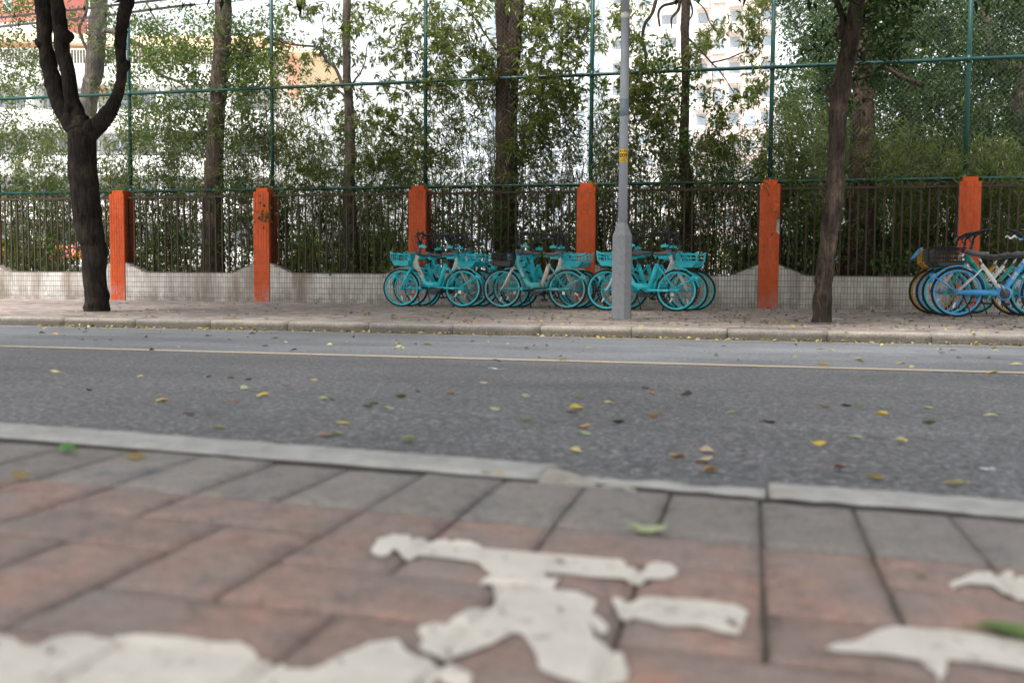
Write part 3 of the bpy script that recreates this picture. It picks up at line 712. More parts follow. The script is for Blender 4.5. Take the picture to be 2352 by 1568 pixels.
# ------------------------------------------------------------------ trees
def catmull(P, sub):
    out = []; n = len(P)
    for i in range(n-1):
        p0, p1, p2, p3 = P[max(i-1, 0)], P[i], P[i+1], P[min(i+2, n-1)]
        for k in range(sub):
            t = k/sub; out.append(.5*((2*p1)+(-p0+p2)*t+(2*p0-5*p1+4*p2-p3)*t*t+(-p0+3*p1-3*p2+p3)*t**3))
    out.append(P[-1]); return out
def limb(b, px, Y, n=20, sub=6, wob=.10, seed=0., dy=0.):
    """px: list of (x, y, width) in photo pixels, or (x,y,width,Y)"""
    P = []
    for q in px:
        yy = q[3] if len(q) > 3 else Y; p = at(q[0], q[1], yy); P.append(Vector((p.x, p.y, p.z, q[2]*mpp(yy, q[0])/2)))
    for _ in range(2):
        rr0 = [p.w for p in P]
        for i in range(1, len(P)-1): P[i].w = .25*rr0[i-1]+.5*rr0[i]+.25*rr0[i+1]
    C = catmull([np.array(v) for v in P], sub)
    b.tube([Vector(c[:3]) for c in C], [max(.002, float(c[3])) for c in C], n, wob=wob, seed=seed)
    return [Vector(c[:3]) for c in C]
def cv(lst, ox, oy, sc):   # (left, right, y) of a crop -> (x, y, width)
    return [(((ox+(a+c)/2/sc))/1.0629, (oy+y/sc)/1.0629, (c-a)/sc/1.0629) for a, c, y in lst]
def cl(lst, ox, oy, sc, w0, w1):
    n = len(lst); return [((ox+x/sc)/1.0629, (oy+y/sc)/1.0629, w0+(w1-w0)*i/(n-1)) for i, (x, y) in enumerate(lst)]

def leaf_arrays(P, dirs, L, Wd, fold=.25, face=None):
    """P (n,3) base points, dirs (n,3) unit; returns verts (n*4,3), tris"""
    n = len(P)
    up = face if face is not None else rng.normal(size=(n, 3))
    side = np.cross(dirs, up); side /= np.linalg.norm(side, axis=1, keepdims=True)+1e-9
    nor = np.cross(side, dirs)
    L = np.asarray(L).reshape(-1, 1); Wd = np.asarray(Wd).reshape(-1, 1)
    mid = P+dirs*L*.45
    v = np.stack([P, mid+side*Wd*.5+nor*Wd*fold, P+dirs*L-nor*L*.06, mid-side*Wd*.5+nor*Wd*fold], 1).reshape(-1, 3)
    i = np.arange(n)[:, None]*4
    t = np.concatenate([i+np.array([[0, 1, 2]]), i+np.array([[0, 2, 3]])], 1).reshape(-1, 3)
    return v, t
def leaf_object(name, v, t, rnd, mat, parent=None):
    me = bpy.data.meshes.new(name)
    me.vertices.add(len(v)); me.vertices.foreach_set('co', v.astype(np.float32).ravel())
    me.loops.add(len(t)*3); me.loops.foreach_set('vertex_index', t.astype(np.int32).ravel())
    me.polygons.add(len(t)); me.polygons.foreach_set('loop_start', np.arange(0, len(t)*3, 3, dtype=np.int32))
    me.polygons.foreach_set('loop_total', np.full(len(t), 3, np.int32)); me.update(calc_edges=True)
    a = me.attributes.new('rnd', 'FLOAT', 'FACE'); a.data.foreach_set('value', np.repeat(rnd, 2).astype(np.float32))
    me.materials.append(mat); return link(name, me, parent)
def unit(a): return a/(np.linalg.norm(a, axis=1, keepdims=True)+1e-9)
def sprays(C, kind, sc=1., hue=None):
    """C cluster centres (n,3) -> leaf arrays"""
    n = len(C)
    if kind == 'bamboo': k, L0, W0, droop, spread, jit = 8, .165, .0195, -.5, .9, .06
    elif kind == 'whorl': k, L0, W0, droop, spread, jit = 8, .130, .034, -.35, 1.0, .012
    elif kind == 'oval': k, L0, W0, droop, spread, jit = 6, .092, .042, -.3, 1.0, .09
    elif kind == 'heart': k, L0, W0, droop, spread, jit = 4, .075, .062, -.6, .8, .08
    else: k, L0, W0, droop, spread, jit = 8, .095, .036, -.45, 1., .12
    C = np.asarray(C); axis = unit(rng.normal(size=(n, 3))*[1, 1, .5]+[0, 0, -.2])
    P = np.repeat(C, k, 0)+rng.normal(size=(n*k, 3))*jit
    d = rng.normal(size=(n*k, 3))*spread
    if kind == 'whorl':
        ax = np.repeat(axis, k, 0); d = d-ax*np.sum(d*ax, 1, keepdims=True); d = unit(d)+ax*.35
    elif kind == 'bamboo': d = unit(d)*.8+np.repeat(axis, k, 0)*.9
    d = unit(d)+np.array([0, 0, droop]); d = unit(d)
    L = L0*sc*rng.uniform(.6, 1.25, n*k); W = W0*sc*rng.uniform(.7, 1.25, n*k)
    face = unit(rng.normal(size=(n*k, 3))+[0, -.3, 1.2])
    v, t = leaf_arrays(P, d, L, W, .22, face)
    base = (np.repeat(rng.uniform(0, 1, n), k) if hue is None else np.repeat(hue, k))
    r = np.clip(base*.65+rng.uniform(0, .35, n*k), 0, 1)
    return v, t, r
def merge(parts):
    V, T, Rr, o = [], [], [], 0
    for v, t, r in parts: V.append(v); T.append(t+o); Rr.append(r); o += len(v)
    return np.concatenate(V), np.concatenate(T), np.concatenate(Rr)
def blob(px, py, rx, ry, n, Y, dY=.7, clump=True):
    c = at(px, py, Y); k = mpp(Y, px); out = []
    if clump:
        m_ = max(2, n//12); cen = rng.normal(size=(m_, 3))*[.55, .55, .55]
        idx = rng.integers(0, m_, n); q = cen[idx]+rng.normal(size=(n, 3))*.30
    else: q = rng.uniform(-1, 1, size=(n, 3))
    return np.array([c.x, c.y, c.z])+q*[rx*k, dY, ry*k]
def twigs(b, C, frac=.5, L=.22, r=.0035):
    for c in C:
        if random.random() > frac: continue
        c = Vector(c); d = Vector((random.gauss(0, 1), random.gauss(0, .6), random.gauss(.4, .8))).normalized()
        e = c+d*L*random.uniform(.6, 1.6); mid = c.lerp(e, .5)+Vector((random.gauss(0, .02), random.gauss(0, .02), random.gauss(0, .02)))
        b.tube([c, mid, e], [r*.5, r*.8, r], 3, cap=False)
def crown(root, blobs, kind, mat, Y, sc=1., tw=.5, dY=.7, name='crown', above=False):
    k_n = 2.15 if kind == 'whorl' else 3.0 if kind == 'oval' else 1.
    blobs = [(*q[:4], int(q[4]*k_n), *q[5:]) for q in blobs]
    C = np.concatenate([blob(*q[:5], (q[5] if len(q) > 5 else Y), dY) for q in blobs])
    C = C[C[:, 2] > .05]
    if above:
        d = C-np.array(CAMP); pz_ = d@np.array(FWD); py_ = 784-FPX*(d@np.array(UPV))/pz_; C = C[py_ < -45]
    v, t, r = sprays(C, kind, sc); o = leaf_object(name, v, t, r, mat, root)
    if tw:
        b = MB(); twigs(b, C, tw); b.build('twig_mass', M['twig'], root)['kind'] = 'stuff'
    return C
def tree(label, Y, base, trunks, mat, branches=(), bw=None, seed=0., group='tree trunks standing behind the railing'):
    t = thing('tree', label, 'tree', (0, 0, 0), group=group)
    t.location = (base.x, base.y, 0)
    off = Vector(t.location)
    b = MB(); bb = []
    for tr in trunks: limb(b, tr, Y, 22, 8, .19, seed)
    b.v = [tuple(Vector(v)-off) for v in b.v]; b.build('trunk', mat, t, True)
    for br in branches:
        q = MB(); limb(q, br, Y, 8, 5, .1, seed+3); q.v = [tuple(Vector(v)-off) for v in q.v]; q.build('branch', mat, t, True)
    return t
def add_crown(t, *a, **k):
    n0 = len(t.children); before = set(bpy.data.objects)
    crown(t, *a, **k)
    for o in set(bpy.data.objects)-before: o.matrix_parent_inverse = Matrix.Translation(-Vector(t.location))

c4 = (0, 0, 3.36); c5 = (600, 0, 3.36); c6 = (1250, 0, 3.36); c7 = (1850, 0, 3.4846)
# street tree, left (three limbs)
YT1 = 11.14
body = cv([(680,905,1235),(693,893,1195),(690,880,1050),(683,865,900),(668,868,740),(640,860,600),(620,840,480),(605,820,400),(590,790,200),(575,795,0)], 0, 400, 3.36)
body += cv([(560,790,1100),(565,775,1040),(600,720,960)], *c4)
body = [(x, y, w) for x, y, w in body]
L1 = cv([(590,760,1180),(560,720,1080),(480,620,960),(420,570,850),(385,520,720),(345,465,560),(318,445,430),(308,425,300),(303,425,150),(280,415,0),(265,400,-150),(240,370,-420),(200,320,-800)], *c4)
L2 = cv([(610,760,1180),(600,730,1060),(585,700,950),(525,645,800),(503,625,650),(470,585,480),(440,556,300),(432,542,150),(420,522,0),(410,500,-200),(430,520,-500),(480,560,-900)], *c4)
L3 = cv([(620,770,1200),(640,800,1100),(740,890,1020),(820,955,930),(890,985,840),(930,1015,750),(955,1032,640),(958,1040,520),(945,1030,380),(948,1045,250),(965,1070,120),(985,1095,0),(1010,1120,-200),(1080,1180,-500),(1180,1260,-900)], *c4)
bp = at(220, 716, YT1)
t1 = tree('dark street tree with three rising limbs standing on the far pavement at the left', YT1, bp, [body, L1, L2, L3], M['bark_dark'], seed=1., group='street trees on the far pavement')
for (x, y, r) in ((500,250,.09),(1045,530,.065),(750,1020,.09),(305,345,.05),(550,860,.06)):
    p = at(x/3.571, y/3.571, YT1-.06); sx_ = 1 if x in (1045, 750) else -1; b = MB(); q_ = Vector((p.x-bp.x, p.y-bp.y, p.z)); b.tube([q_+Vector((-sx_*r*1.2, 0, -r*1.3)), q_, q_+Vector((sx_*r*.35, -r*.3, r*.55))], [r*.95, r*.8, r*.35], 10, wob=.2, seed=x); b.build('knob', M['bark_dark'], t1, True)
# street tree, right (leaning)
YT2 = 11.26; bp2 = at(1888, 742, YT2)
tr = cv([(462,632,1385),(468,625,1350),(472,632,1250),(475,635,1100),(495,645,950),(510,652,800),(522,662,700),(535,680,600),(545,700,500),(555,715,400),(578,724,300),(590,730,150),(600,735,0)], 1850, 400, 3.4846)
tr += cv([(603,740,1350),(603,745,1200),(600,750,1000),(606,760,900),(625,780,800),(648,797,690),(652,808,600),(688,830,500),(705,856,400),(735,872,260),(758,890,150),(785,908,0),(810,930,-200),(850,960,-500),(900,1000,-900)], *c7)
side = cl([(770,330),(728,235),(722,150),(690,60),(655,-20),(600,-160),(520,-400)], *c7, 17, 9)
t2 = tree('grey brown leaning street tree with a cut stub, right of the lamp post', YT2, bp2, [tr], M['bark_street'], [side, cl([(680,830),(640,790),(600,770),(585,800)], *c7, 24, 12), cl([(720,330),(705,260),(700,215)], *c7, 26, 12), cl([(600,680),(575,650),(572,668)], 1850, 400, 3.4846, 20, 14)], seed=5., group='street trees on the far pavement')
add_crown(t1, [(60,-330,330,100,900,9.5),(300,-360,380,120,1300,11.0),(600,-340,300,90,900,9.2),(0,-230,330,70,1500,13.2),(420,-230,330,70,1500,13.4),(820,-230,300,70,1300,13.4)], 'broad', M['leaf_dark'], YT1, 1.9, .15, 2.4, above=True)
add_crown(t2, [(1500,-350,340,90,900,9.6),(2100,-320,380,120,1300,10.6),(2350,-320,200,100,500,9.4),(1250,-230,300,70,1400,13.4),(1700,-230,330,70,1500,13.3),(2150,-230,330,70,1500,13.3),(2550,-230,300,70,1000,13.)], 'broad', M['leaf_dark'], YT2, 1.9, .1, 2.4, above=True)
add_crown(t2, [(1892,-4,26,22,8),(2022,40,46,50,60),(2030,110,30,50,22),(2045,90,22,22,8)], 'broad', M['leaf_dark'], YT2, 1.25, .15, 2.0)

# unseen trees added beside and behind the camera, crowns shade the road
for k, (x_, y_, lb) in enumerate(((-6.2, -1.2, 'tree added to shade the road, outside the picture to the left'), (3.4, -1.0, 'tree added to shade the road, outside the picture to the right'), (-1.6, -3.4, 'unseen tree added behind the viewpoint to shade the road'), (-14., -1.4, 'far left unseen tree added to shade the road'), (12., -1.2, 'far right unseen tree added to shade the road'))):
    t = thing('tree', lb, 'tree', (x_, y_, 0), group='unseen trees added to shade the road')
    b = MB(); b.tube([(0, 0, zn(x_)-.1), (.1, .1, 1.5), (.05, .2, 3.2), (.2, .6, 5.5), (.3, 1., 8)], [.17, .15, .13, .1, .04], 14, wob=.1); b.build('trunk', M['bark_grey'], t, True)
    for a in range(5):
        an = a*1.26+k; b = MB(); b.tube([(.05, .2, 3.0+a*.3), (1.3*math.cos(an), .8+1.3*math.sin(an), 4.6), (3.2*math.cos(an), 1.5+3.4*math.sin(an), 6.2+a*.2)], [.08, .055, .02], 8); b.build('branch', M['bark_grey'], t, True)
    n = 1700; C = rng.normal(size=(14, 3))[rng.integers(0, 14, n)]*[2.2, 2.6, .8]+rng.normal(size=(n, 3))*[.9, .9, .5]+[0, 2.2, 6.3]
    C[:, 2] = np.maximum(C[:, 2], 3.9+.0*C[:, 1]); v, tt, r = sprays(C, 'broad', 2.1); leaf_object('crown', v, tt, r, M['leaf_dark'], t)
# trees behind the railing
YB = D+.64
T6 = tree('pale grey trunk leaning right behind the forked dark tree', YB+1.4, at(180, 640, YB+1.4), [cv([(640,760,1900),(650,770,1500),(655,785,1100),(670,792,850),(672,825,700),(692,842,600),(716,862,420),(735,868,200),(750,880,0),(765,890,-300)], *c4)], M['bark_pale'],
     [cl([(850,250),(930,265),(1060,340),(1160,375),(1200,450),(1240,540),(1330,620),(1460,670),(1560,740),(1650,810),(1740,840)], *c4, 13, 3), cl([(720,420),(650,250),(700,120),(715,20),(690,-60)], *c4, 7, 6), cl([(1200,20),(1250,120),(1340,250),(1430,290),(1510,360),(1590,370),(1700,240),(1800,250)], *c4, 4, 1.5), cl([(1460,670),(1580,640),(1560,480),(1400,250)], *c4, 4, 1.5)], seed=2.)
add_crown(T6, [(20,60,40,70,26),(40,190,60,60,50),(90,250,50,40,30),(230,40,50,50,30),(240,130,40,50,22),(330,60,60,40,26),(330,150,60,60,40),(390,250,60,40,34),(300,210,40,50,22),(150,30,30,40,14),(45,130,70,60,46),(40,20,60,30,40),(380,60,60,40,24),(100,330,60,40,30),(320,300,60,50,40)], 'oval', M['leaf_light'], YB+1.3, 1.1, .7)
T1 = tree('straight dark grey trunk between the first two full orange pillars', YB, at(494, 660, YB), [cv([(1650,1850,2240),(1655,1840,2100),(1660,1830,1700),(1675,1830,1500),(1690,1830,1200),(1710,1838,1000),(1730,1852,800),(1740,1870,600),(1742,1900,450),(1750,1898,390),(1765,1893,200),(1770,1900,0),(1775,1900,-400)], *c4)], M['bark_grey'],
     [cl([(1890,420),(2000,330),(2100,280),(2300,330),(2420,360)], *c4, 4, 1.5)], seed=9.)
add_crown(T1, [(410,130,70,30,40),(440,160,60,30,44),(545,110,50,50,40),(560,60,40,40,16),(440,260,70,40,40),(560,230,50,70,60),(540,160,40,60,36),(620,90,40,60,26),(450,60,50,40,16),(420,320,60,50,44),(600,300,50,60,44),(640,170,30,60,24)], 'oval', M['leaf_light'], YB+.3, 1.1, .6)
T2 = tree('thin grey trunk rising between the second pillar and the first turquoise bikes', YB, at(815, 660, YB), [cv([(780,955,2250),(790,945,2150),(790,920,1900),(800,905,1750),(798,892,1500),(815,895,1300),(810,892,1000),(805,884,800),(800,862,690),(798,860,600),(792,858,300),(797,866,0),(800,868,-300)], *c5)], M['bark_grey'],
     [cl([(800,720),(740,570),(660,490),(600,400),(540,380),(370,365),(240,330),(60,300)], *c5, 8, 2), cl([(810,790),(730,720),(660,700),(500,700)], *c5, 5, 1.5), cl([(850,740),(900,650),(940,600),(980,500),(1000,370),(1080,330)], *c5, 5, 1.5), cl([(860,710),(960,680),(1080,690),(1210,720),(1310,760),(1370,850),(1375,1000)], *c5, 4, 1.2), cl([(600,400),(640,280),(620,120)], *c5, 3, 1.2), cl([(735,550),(780,430),(700,330)], *c5, 3, 1.2), cl([(660,705),(580,790),(480,850)], *c5, 2.6, 1.2)], seed=12.)
add_crown(T2, [(700,30,60,34,34),(750,100,60,44,42),(650,120,40,40,12),(850,40,50,40,30),(900,100,50,40,22),(950,60,40,50,40),(960,160,50,50,40),(880,190,40,30,8),(720,250,50,40,20),(660,330,50,60,44),(880,260,70,40,40),(930,300,60,50,54),(1000,60,50,60,56),(1010,170,50,70,56),(700,210,40,30,8),(790,300,40,60,40),(960,370,50,40,40),(680,400,60,30,24),(860,370,60,40,36),(760,230,50,40,14)], 'whorl', M['leaf_whorl'], YB+.1, 1., .5)
T3 = tree('thick brown double trunk behind the middle turquoise bikes', YB+.1, at(1165, 660, YB), [cv([(2030,2270,2250),(2040,2250,2150),(2048,2232,1900),(2050,2230,1700),(2045,2230,1300),(2050,2218,1000),(2050,2230,700),(2080,2250,480)], *c5), cv([(2055,2200,900),(2055,2190,600),(2055,2180,430),(2060,2164,280),(2052,2162,100),(2045,2160,-100),(2030,2150,-500)], *c5), cv([(2080,2220,900),(2100,2240,600),(2130,2260,420),(2155,2268,280),(2168,2282,100),(2175,2290,-100),(2200,2310,-500)], *c5)], M['bark_mid'],
     [cl([(310,-40),(305,130),(330,210),(430,300),(490,400),(560,460),(640,550),(700,600)], *c6, 5, 2), cl([(305,140),(240,250),(220,370),(120,480)], *c6, 3.5, 1.5), cl([(2060,420),(1950,260),(1850,120),(1700,20)], *c5, 5, 2), cl([(200,330),(170,220),(100,120),(60,40)], *c6, 3, 1.5)], seed=15.)
add_crown(T3, [(1080,30,60,50,60),(1100,120,50,50,60),(1060,200,40,50,30),(1240,30,60,50,80),(1290,110,60,60,90),(1230,160,50,60,70),(1300,220,60,60,90),(1330,60,40,50,50),(1250,280,50,50,70),(1130,200,40,60,40),(1200,330,40,50,50)], 'whorl', M['leaf_whorl'], YB+.2, 1., .5)
T4 = tree('slim brown trunk right of the lamp post, with looping branches', YB, at(1576, 660, YB), [cv([(1375,1510,2280),(1385,1500,2200),(1390,1490,1850),(1388,1488,1500),(1372,1470,1400),(1375,1452,1200),(1382,1452,900),(1396,1458,600),(1382,1452,300),(1392,1465,0),(1400,1470,-400)], *c6)], M['bark_mid'],
     [cl([(1400,-20),(1330,25),(1240,50),(1200,110),(1212,220)], *c6, 9, 5), cl([(1385,-60),(1365,80),(1310,150),(1312,240)], *c6, 9, 3), cl([(1190,-30),(1150,110),(1090,200),(1070,330),(1095,430),(1090,580),(1010,690),(950,800)], *c6, 9, 4), cl([(1450,320),(1560,430),(1640,520),(1700,580),(1770,680),(1840,800)], *c6, 5, 1.5), cl([(1640,515),(1780,480),(1900,430),(1990,420)], *c6, 4, 1.5),
      cl([(1455,0),(1480,110),(1420,230),(1400,420)], *c6, 5, 2), cl([(1500,0),(1580,80),(1620,180),(1700,290)], *c6, 3.5, 2), cl([(1090,580),(1100,640),(1180,760),(1060,860),(980,980)], *c6, 3, 1), cl([(1070,330),(1000,380),(940,460)], *c6, 3, 1), cl([(1640,530),(1640,700),(1560,790)], *c6, 2, 1)], seed=19.)
add_crown(T4, [(1450,50,40,50,40),(1480,140,50,50,60),(1460,240,50,60,70),(1530,210,50,60,60),(1600,130,40,60,26),(1660,60,50,50,22),(1700,120,40,50,16),(1640,260,60,40,20),(1620,350,60,40,50),(1500,330,60,60,70),(1740,50,40,50,36),(1740,200,40,70,26)], 'whorl', M['leaf_whorl'], YB+.2, .95, .5)
add_crown(T4, [(1490,190,60,70,60),(1540,140,50,60,46),(1400,240,40,60,26),(1700,250,50,50,16),(1660,230,60,30,20),(1560,260,50,60,30)], 'heart', M['leaf_vine'], YB-.3, 1., .3, .2, 'vine_foliage')
T5 = tree('broad dark trunk with a flared foot behind the right leaning tree', YB+.05, at(1975, 660, YB+.05), [cv([(690,1020,2380),(700,1010,2300),(735,996,2100),(757,990,1900),(768,988,1550),(790,985,1300),(815,985,1000),(802,976,750),(820,970,540),(840,965,250),(850,960,0),(860,960,-300)], *c7)], M['bark_mid'],
     [cl([(960,480),(1050,540),(1180,630),(1300,690),(1420,730)], *c7, 7, 13), cl([(1330,700),(1300,760),(1240,830)], *c7, 4, 2)], seed=23.)
T8 = tree('dark crooked tree at the right edge with a low slanting limb', YB+3.6, at(2340, 640, YB+3.6), [cl([(2240,2250),(2235,1700),(2225,1200),(2220,900),(2240,700),(2265,600),(2200,560),(2080,560),(1990,430),(1975,330),(1930,100),(1880,-40)], *c7, 30, 13)], M['bark_grey'],
     [cl([(2225,1480),(2100,1340),(1950,1240),(1830,1120),(1700,1050)], *c7, 20, 8), cl([(2220,930),(2100,910),(1870,900)], *c7, 9, 4)], seed=27.)
T9 = tree('pale tan trunk seen between the railing bars left of the rightmost pillar', YB+1.5, at(2137, 660, YB+1.5), [cl([(1450,2300),(1455,2100),(1465,1900),(1490,1750),(1560,1500),(1600,1200)], *c7, 24, 14)], M['bark_pale'], [], seed=31.)
dk = []
for px_ in range(1815, 2480, 48):
    for py_ in range(-30, 470, 50):
        n = 50
        if px_ < 1860 and 60 < py_ < 330: n = 14
        if px_ < 1835 and py_ > 200: n = 8
        if 2180 < px_ < 2260 and -10 < py_ < 70: n = 14
        dk.append((px_+random.uniform(-20, 20), py_+random.uniform(-20, 20), 34, 34, n, YB+random.choice([1.1, 2.4, 3.8, 5.2])))
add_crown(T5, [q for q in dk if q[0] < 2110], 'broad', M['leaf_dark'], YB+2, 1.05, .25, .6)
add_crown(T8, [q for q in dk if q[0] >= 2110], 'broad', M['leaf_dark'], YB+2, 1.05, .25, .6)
# evergreen mass further back on the right
bt = tree('dense evergreen far behind the right hand fence, filling the gaps', 27., at(2100, 620, 27), [[(2070,640,30),(2080,300,24),(2090,0,20)]], M['bark_mid'], [], seed=35., group=None)
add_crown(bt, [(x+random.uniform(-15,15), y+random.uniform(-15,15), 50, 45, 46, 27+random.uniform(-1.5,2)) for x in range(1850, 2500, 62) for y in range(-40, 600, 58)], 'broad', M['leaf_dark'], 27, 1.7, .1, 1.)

# ------------------------------------------------------------------ bamboo thicket behind the railing, one plant per stretch
prof_x = [-200, 0, 120, 250, 330, 450, 520, 600, 690, 760, 850, 930, 1000, 1060, 1150, 1240, 1300, 1400, 1480, 1560, 1650, 1720, 1790, 1850, 1920, 2000, 2080, 2200, 2352, 2600]
prof_y = [270, 265, 290, 300, 270, 300, 250, 215, 300, 330, 300, 330, 190, 175, 155, 250, 260, 250, 290, 290, 320, 330, 280, 200, 260, 300, 330, 340, 340, 340]
labs = ['bamboo cut by the left edge, with a red glow behind its leaves', 'bamboo behind the forked dark tree', 'bamboo just right of the first full orange pillar', 'bamboo round the straight dark grey trunk', 'bamboo left of the second full orange pillar', 'bamboo right of the second orange pillar',
        'bamboo round the thin grey trunk', 'bamboo left of the pillar above the first turquoise bikes', 'tall brownish bamboo right of the pillar above the first bikes', 'bamboo with pale tufts round the thick double trunk', 'bamboo between the thick double trunk and the pillar left of the lamp post', 'bamboo just left of the lamp post',
        'bamboo just right of the lamp post', 'bamboo round the slim trunk right of the lamp post', 'bamboo left of the chipped orange pillar', 'bamboo right of the chipped orange pillar', 'bamboo behind the right leaning tree', 'bamboo right of the broad dark trunk', 'bamboo left of the rightmost orange pillar', 'bamboo cut by the right edge']
for i, lb in enumerate(labs):
    pa, pb = -60+i*124, -60+(i+1)*124
    xa_, xb_ = at(pa, 500, D+.5).x, at(pb, 500, D+.5).x
    t = thing('bamboo', lb, 'bamboo', ((xa_+xb_)/2, D+.6, 0), group='bamboo growing behind the railing')
    inv = Matrix.Translation(-Vector(t.location))
    C = []; b = MB(); rv = []
    ns = 32
    for k in range(ns):
        x = random.uniform(xa_, xb_); y = D+random.uniform(.56, 1.6)
        px_ = pa+(x-xa_)/(xb_-xa_)*124
        ptop = np.interp(px_, prof_x, prof_y)+random.gauss(0, 30)
        ztop_ = at(px_, ptop, y).z*random.choice([.55, .8, .95, 1.0]); lean = random.gauss(0, .16); ly = random.gauss(-.03, .12)
        pts = [Vector((x+lean*s*s*ztop_*.5+.02*math.sin(7*s+k), y+ly*s*s, ztop_*s)) for s in (0, .25, .5, .75, 1)]
        n0 = len(b.f); r0 = random.uniform(.003, .010) if random.random() < .8 else .014
        b.tube(pts, [r0, r0*.9, r0*.75, r0*.5, .002], 4, cap=False); rv += [random.random()]*(len(b.f)-n0)
        for q in range(7):
            s = random.uniform(.12, 1.) ** .8
            c = pts[0].lerp(pts[-1], s); c = c+Vector((random.gauss(0, .13), random.gauss(0, .10), random.gauss(0, .05)))
            if random.random() < .55:
                n0 = len(b.f); b.tube([pts[0].lerp(pts[-1], s-.04), c], [.002, .0012], 3, cap=False); rv += [random.random()]*(len(b.f)-n0)
            C.append(c)
    # extra leafy sprays along the top of the railing
    ne = 230; gc = [(random.uniform(pa, pb), random.random()) for _ in range(9)]
    for k in range(ne):
        g_ = random.choice(gc); px_ = g_[0]+random.gauss(0, 13); pt = np.interp(px_, prof_x, prof_y)-40+70*g_[1]
        py_ = 434-(434-pt)*(random.random()**1.25)*1.05 + random.gauss(0, 10)
        p = at(px_, min(py_, 470), D+random.choice([.2, .7, .85, 1.0, 1.2, 1.4, 1.6])+random.gauss(0, .08)); C.append(p)
    for k in range(200):
        p = at(random.uniform(pa, pb), random.uniform(430, 625), D+random.choice([random.uniform(.22, .5), random.uniform(.7, 1.9), random.uniform(.7, 1.9)])); C.append(p)
    C = np.array([tuple(c) for c in C]); C = C[C[:, 2] > .06]
    me = b.mesh('stalk_cluster', M['stalk']); add_rnd(me, rv); o = link('stalk_cluster', me, t); o['kind'] = 'stuff'; o.matrix_parent_inverse = inv
    hue = np.clip(rng.normal(.45, .22, len(C))+(.15 if i in (8, 9, 12) else 0), 0, 1)
    v, tt, r = sprays(C, 'bamboo', 1.08, hue); o = leaf_object('foliage', v, tt, r, M['leaf_bamboo'], t); o.matrix_parent_inverse = inv
# climbing vine with round leaves
vn = thing('climbing_vine', 'dark round leaved vine scrambling through the railing and over the pillars', 'vine', (at(900, 640, D).x, D+.1, 0)); inv = Matrix.Translation(-Vector(vn.location))
bl = [(x+random.uniform(-25,25), y+random.uniform(-20,20), 26, 30, 7, D+random.choice([.0, .12, .3])) for x in (100, 330, 420, 560, 690, 790, 830, 900, 1010, 1120, 1170, 1200, 1400, 1500, 1660, 1720, 1830, 1850, 1870, 2050) for y in (440, 500, 560, 600) if random.random() < .75]
bl += [(605,470,14,24,7,D-.03), (612,500,8,20,4,D-.03), (1330,330,40,50,30,D+.8), (960,330,70,50,34,D+.7), (1850,560,50,40,50,D+.3)]
C = np.concatenate([blob(*q, .10) for q in bl]); C = C[C[:, 2] > .58]
v, tt, r = sprays(C, 'heart', .95); o = leaf_object('foliage', v, tt, r, M['leaf_vine'], vn); o.matrix_parent_inverse = inv
b = MB(); twigs(b, C, .8, .2, .003)
o = b.build('tendril_mass', M['twig'], vn); o['kind'] = 'stuff'; o.matrix_parent_inverse = inv
# dark undergrowth filling the bed behind the bamboo
C = np.array([tuple(at(random.uniform(-80, 2430), random.uniform(425, 640), D+random.uniform(1.5, 2.6))) for _ in range(3900)]); C = C[C[:, 2] > .04]
C = C[(np.sin(C[:, 0]*3.1)+np.sin(C[:, 0]*7.3+C[:, 2]*4)+rng.normal(size=len(C))*.9) > -.7]
v, tt, r = sprays(C, 'bamboo', 1.25, np.clip(rng.normal(.25, .2, len(C)), 0, 1)); o = leaf_object('undergrowth', v, tt, r, M['leaf_bamboo']); tag(o, 'tangled dark undergrowth seen between the brown railing bars', 'undergrowth', None, 'stuff')
# low shrubs in the yard
for k, px_ in enumerate((20, 330, 640, 900, 1250, 1450, 1700)):
    base = at(px_, 600, 24.5)
    t = thing('shrub', ['leafy yard shrub glimpsed behind the leftmost railing', 'leafy yard shrub glimpsed right of the first orange pillar', 'leafy yard shrub glimpsed right of the second orange pillar', 'leafy yard shrub glimpsed left of the first bikes', 'leafy yard shrub glimpsed behind the middle bikes', 'leafy yard shrub glimpsed behind the lamp post', 'leafy yard shrub glimpsed left of the chipped pillar'][k], 'shrub', (base.x, 24.5, 0), group='shrubs in the yard behind the railing'); inv = Matrix.Translation(-Vector(t.location))
    C = np.concatenate([blob(px_+random.uniform(-70,70), random.uniform(560, 630), 60, 34, 60, 24.5+random.uniform(-.8,.8), .5) for _ in range(5)]); C = C[C[:, 2] > .02]
    v, tt, r = sprays(C, 'oval', 1.5); o = leaf_object('foliage', v, tt, r, M['leaf_light'], t); o.matrix_parent_inverse = inv
    b = MB(); 
    for q in range(9): a = random.uniform(-.8, .8); b.tube([(a*.3, 0, -.3), (a, random.uniform(-.3,.3), 1.)], [.015, .006], 4)
    b.build('stem', M['twig'], t)

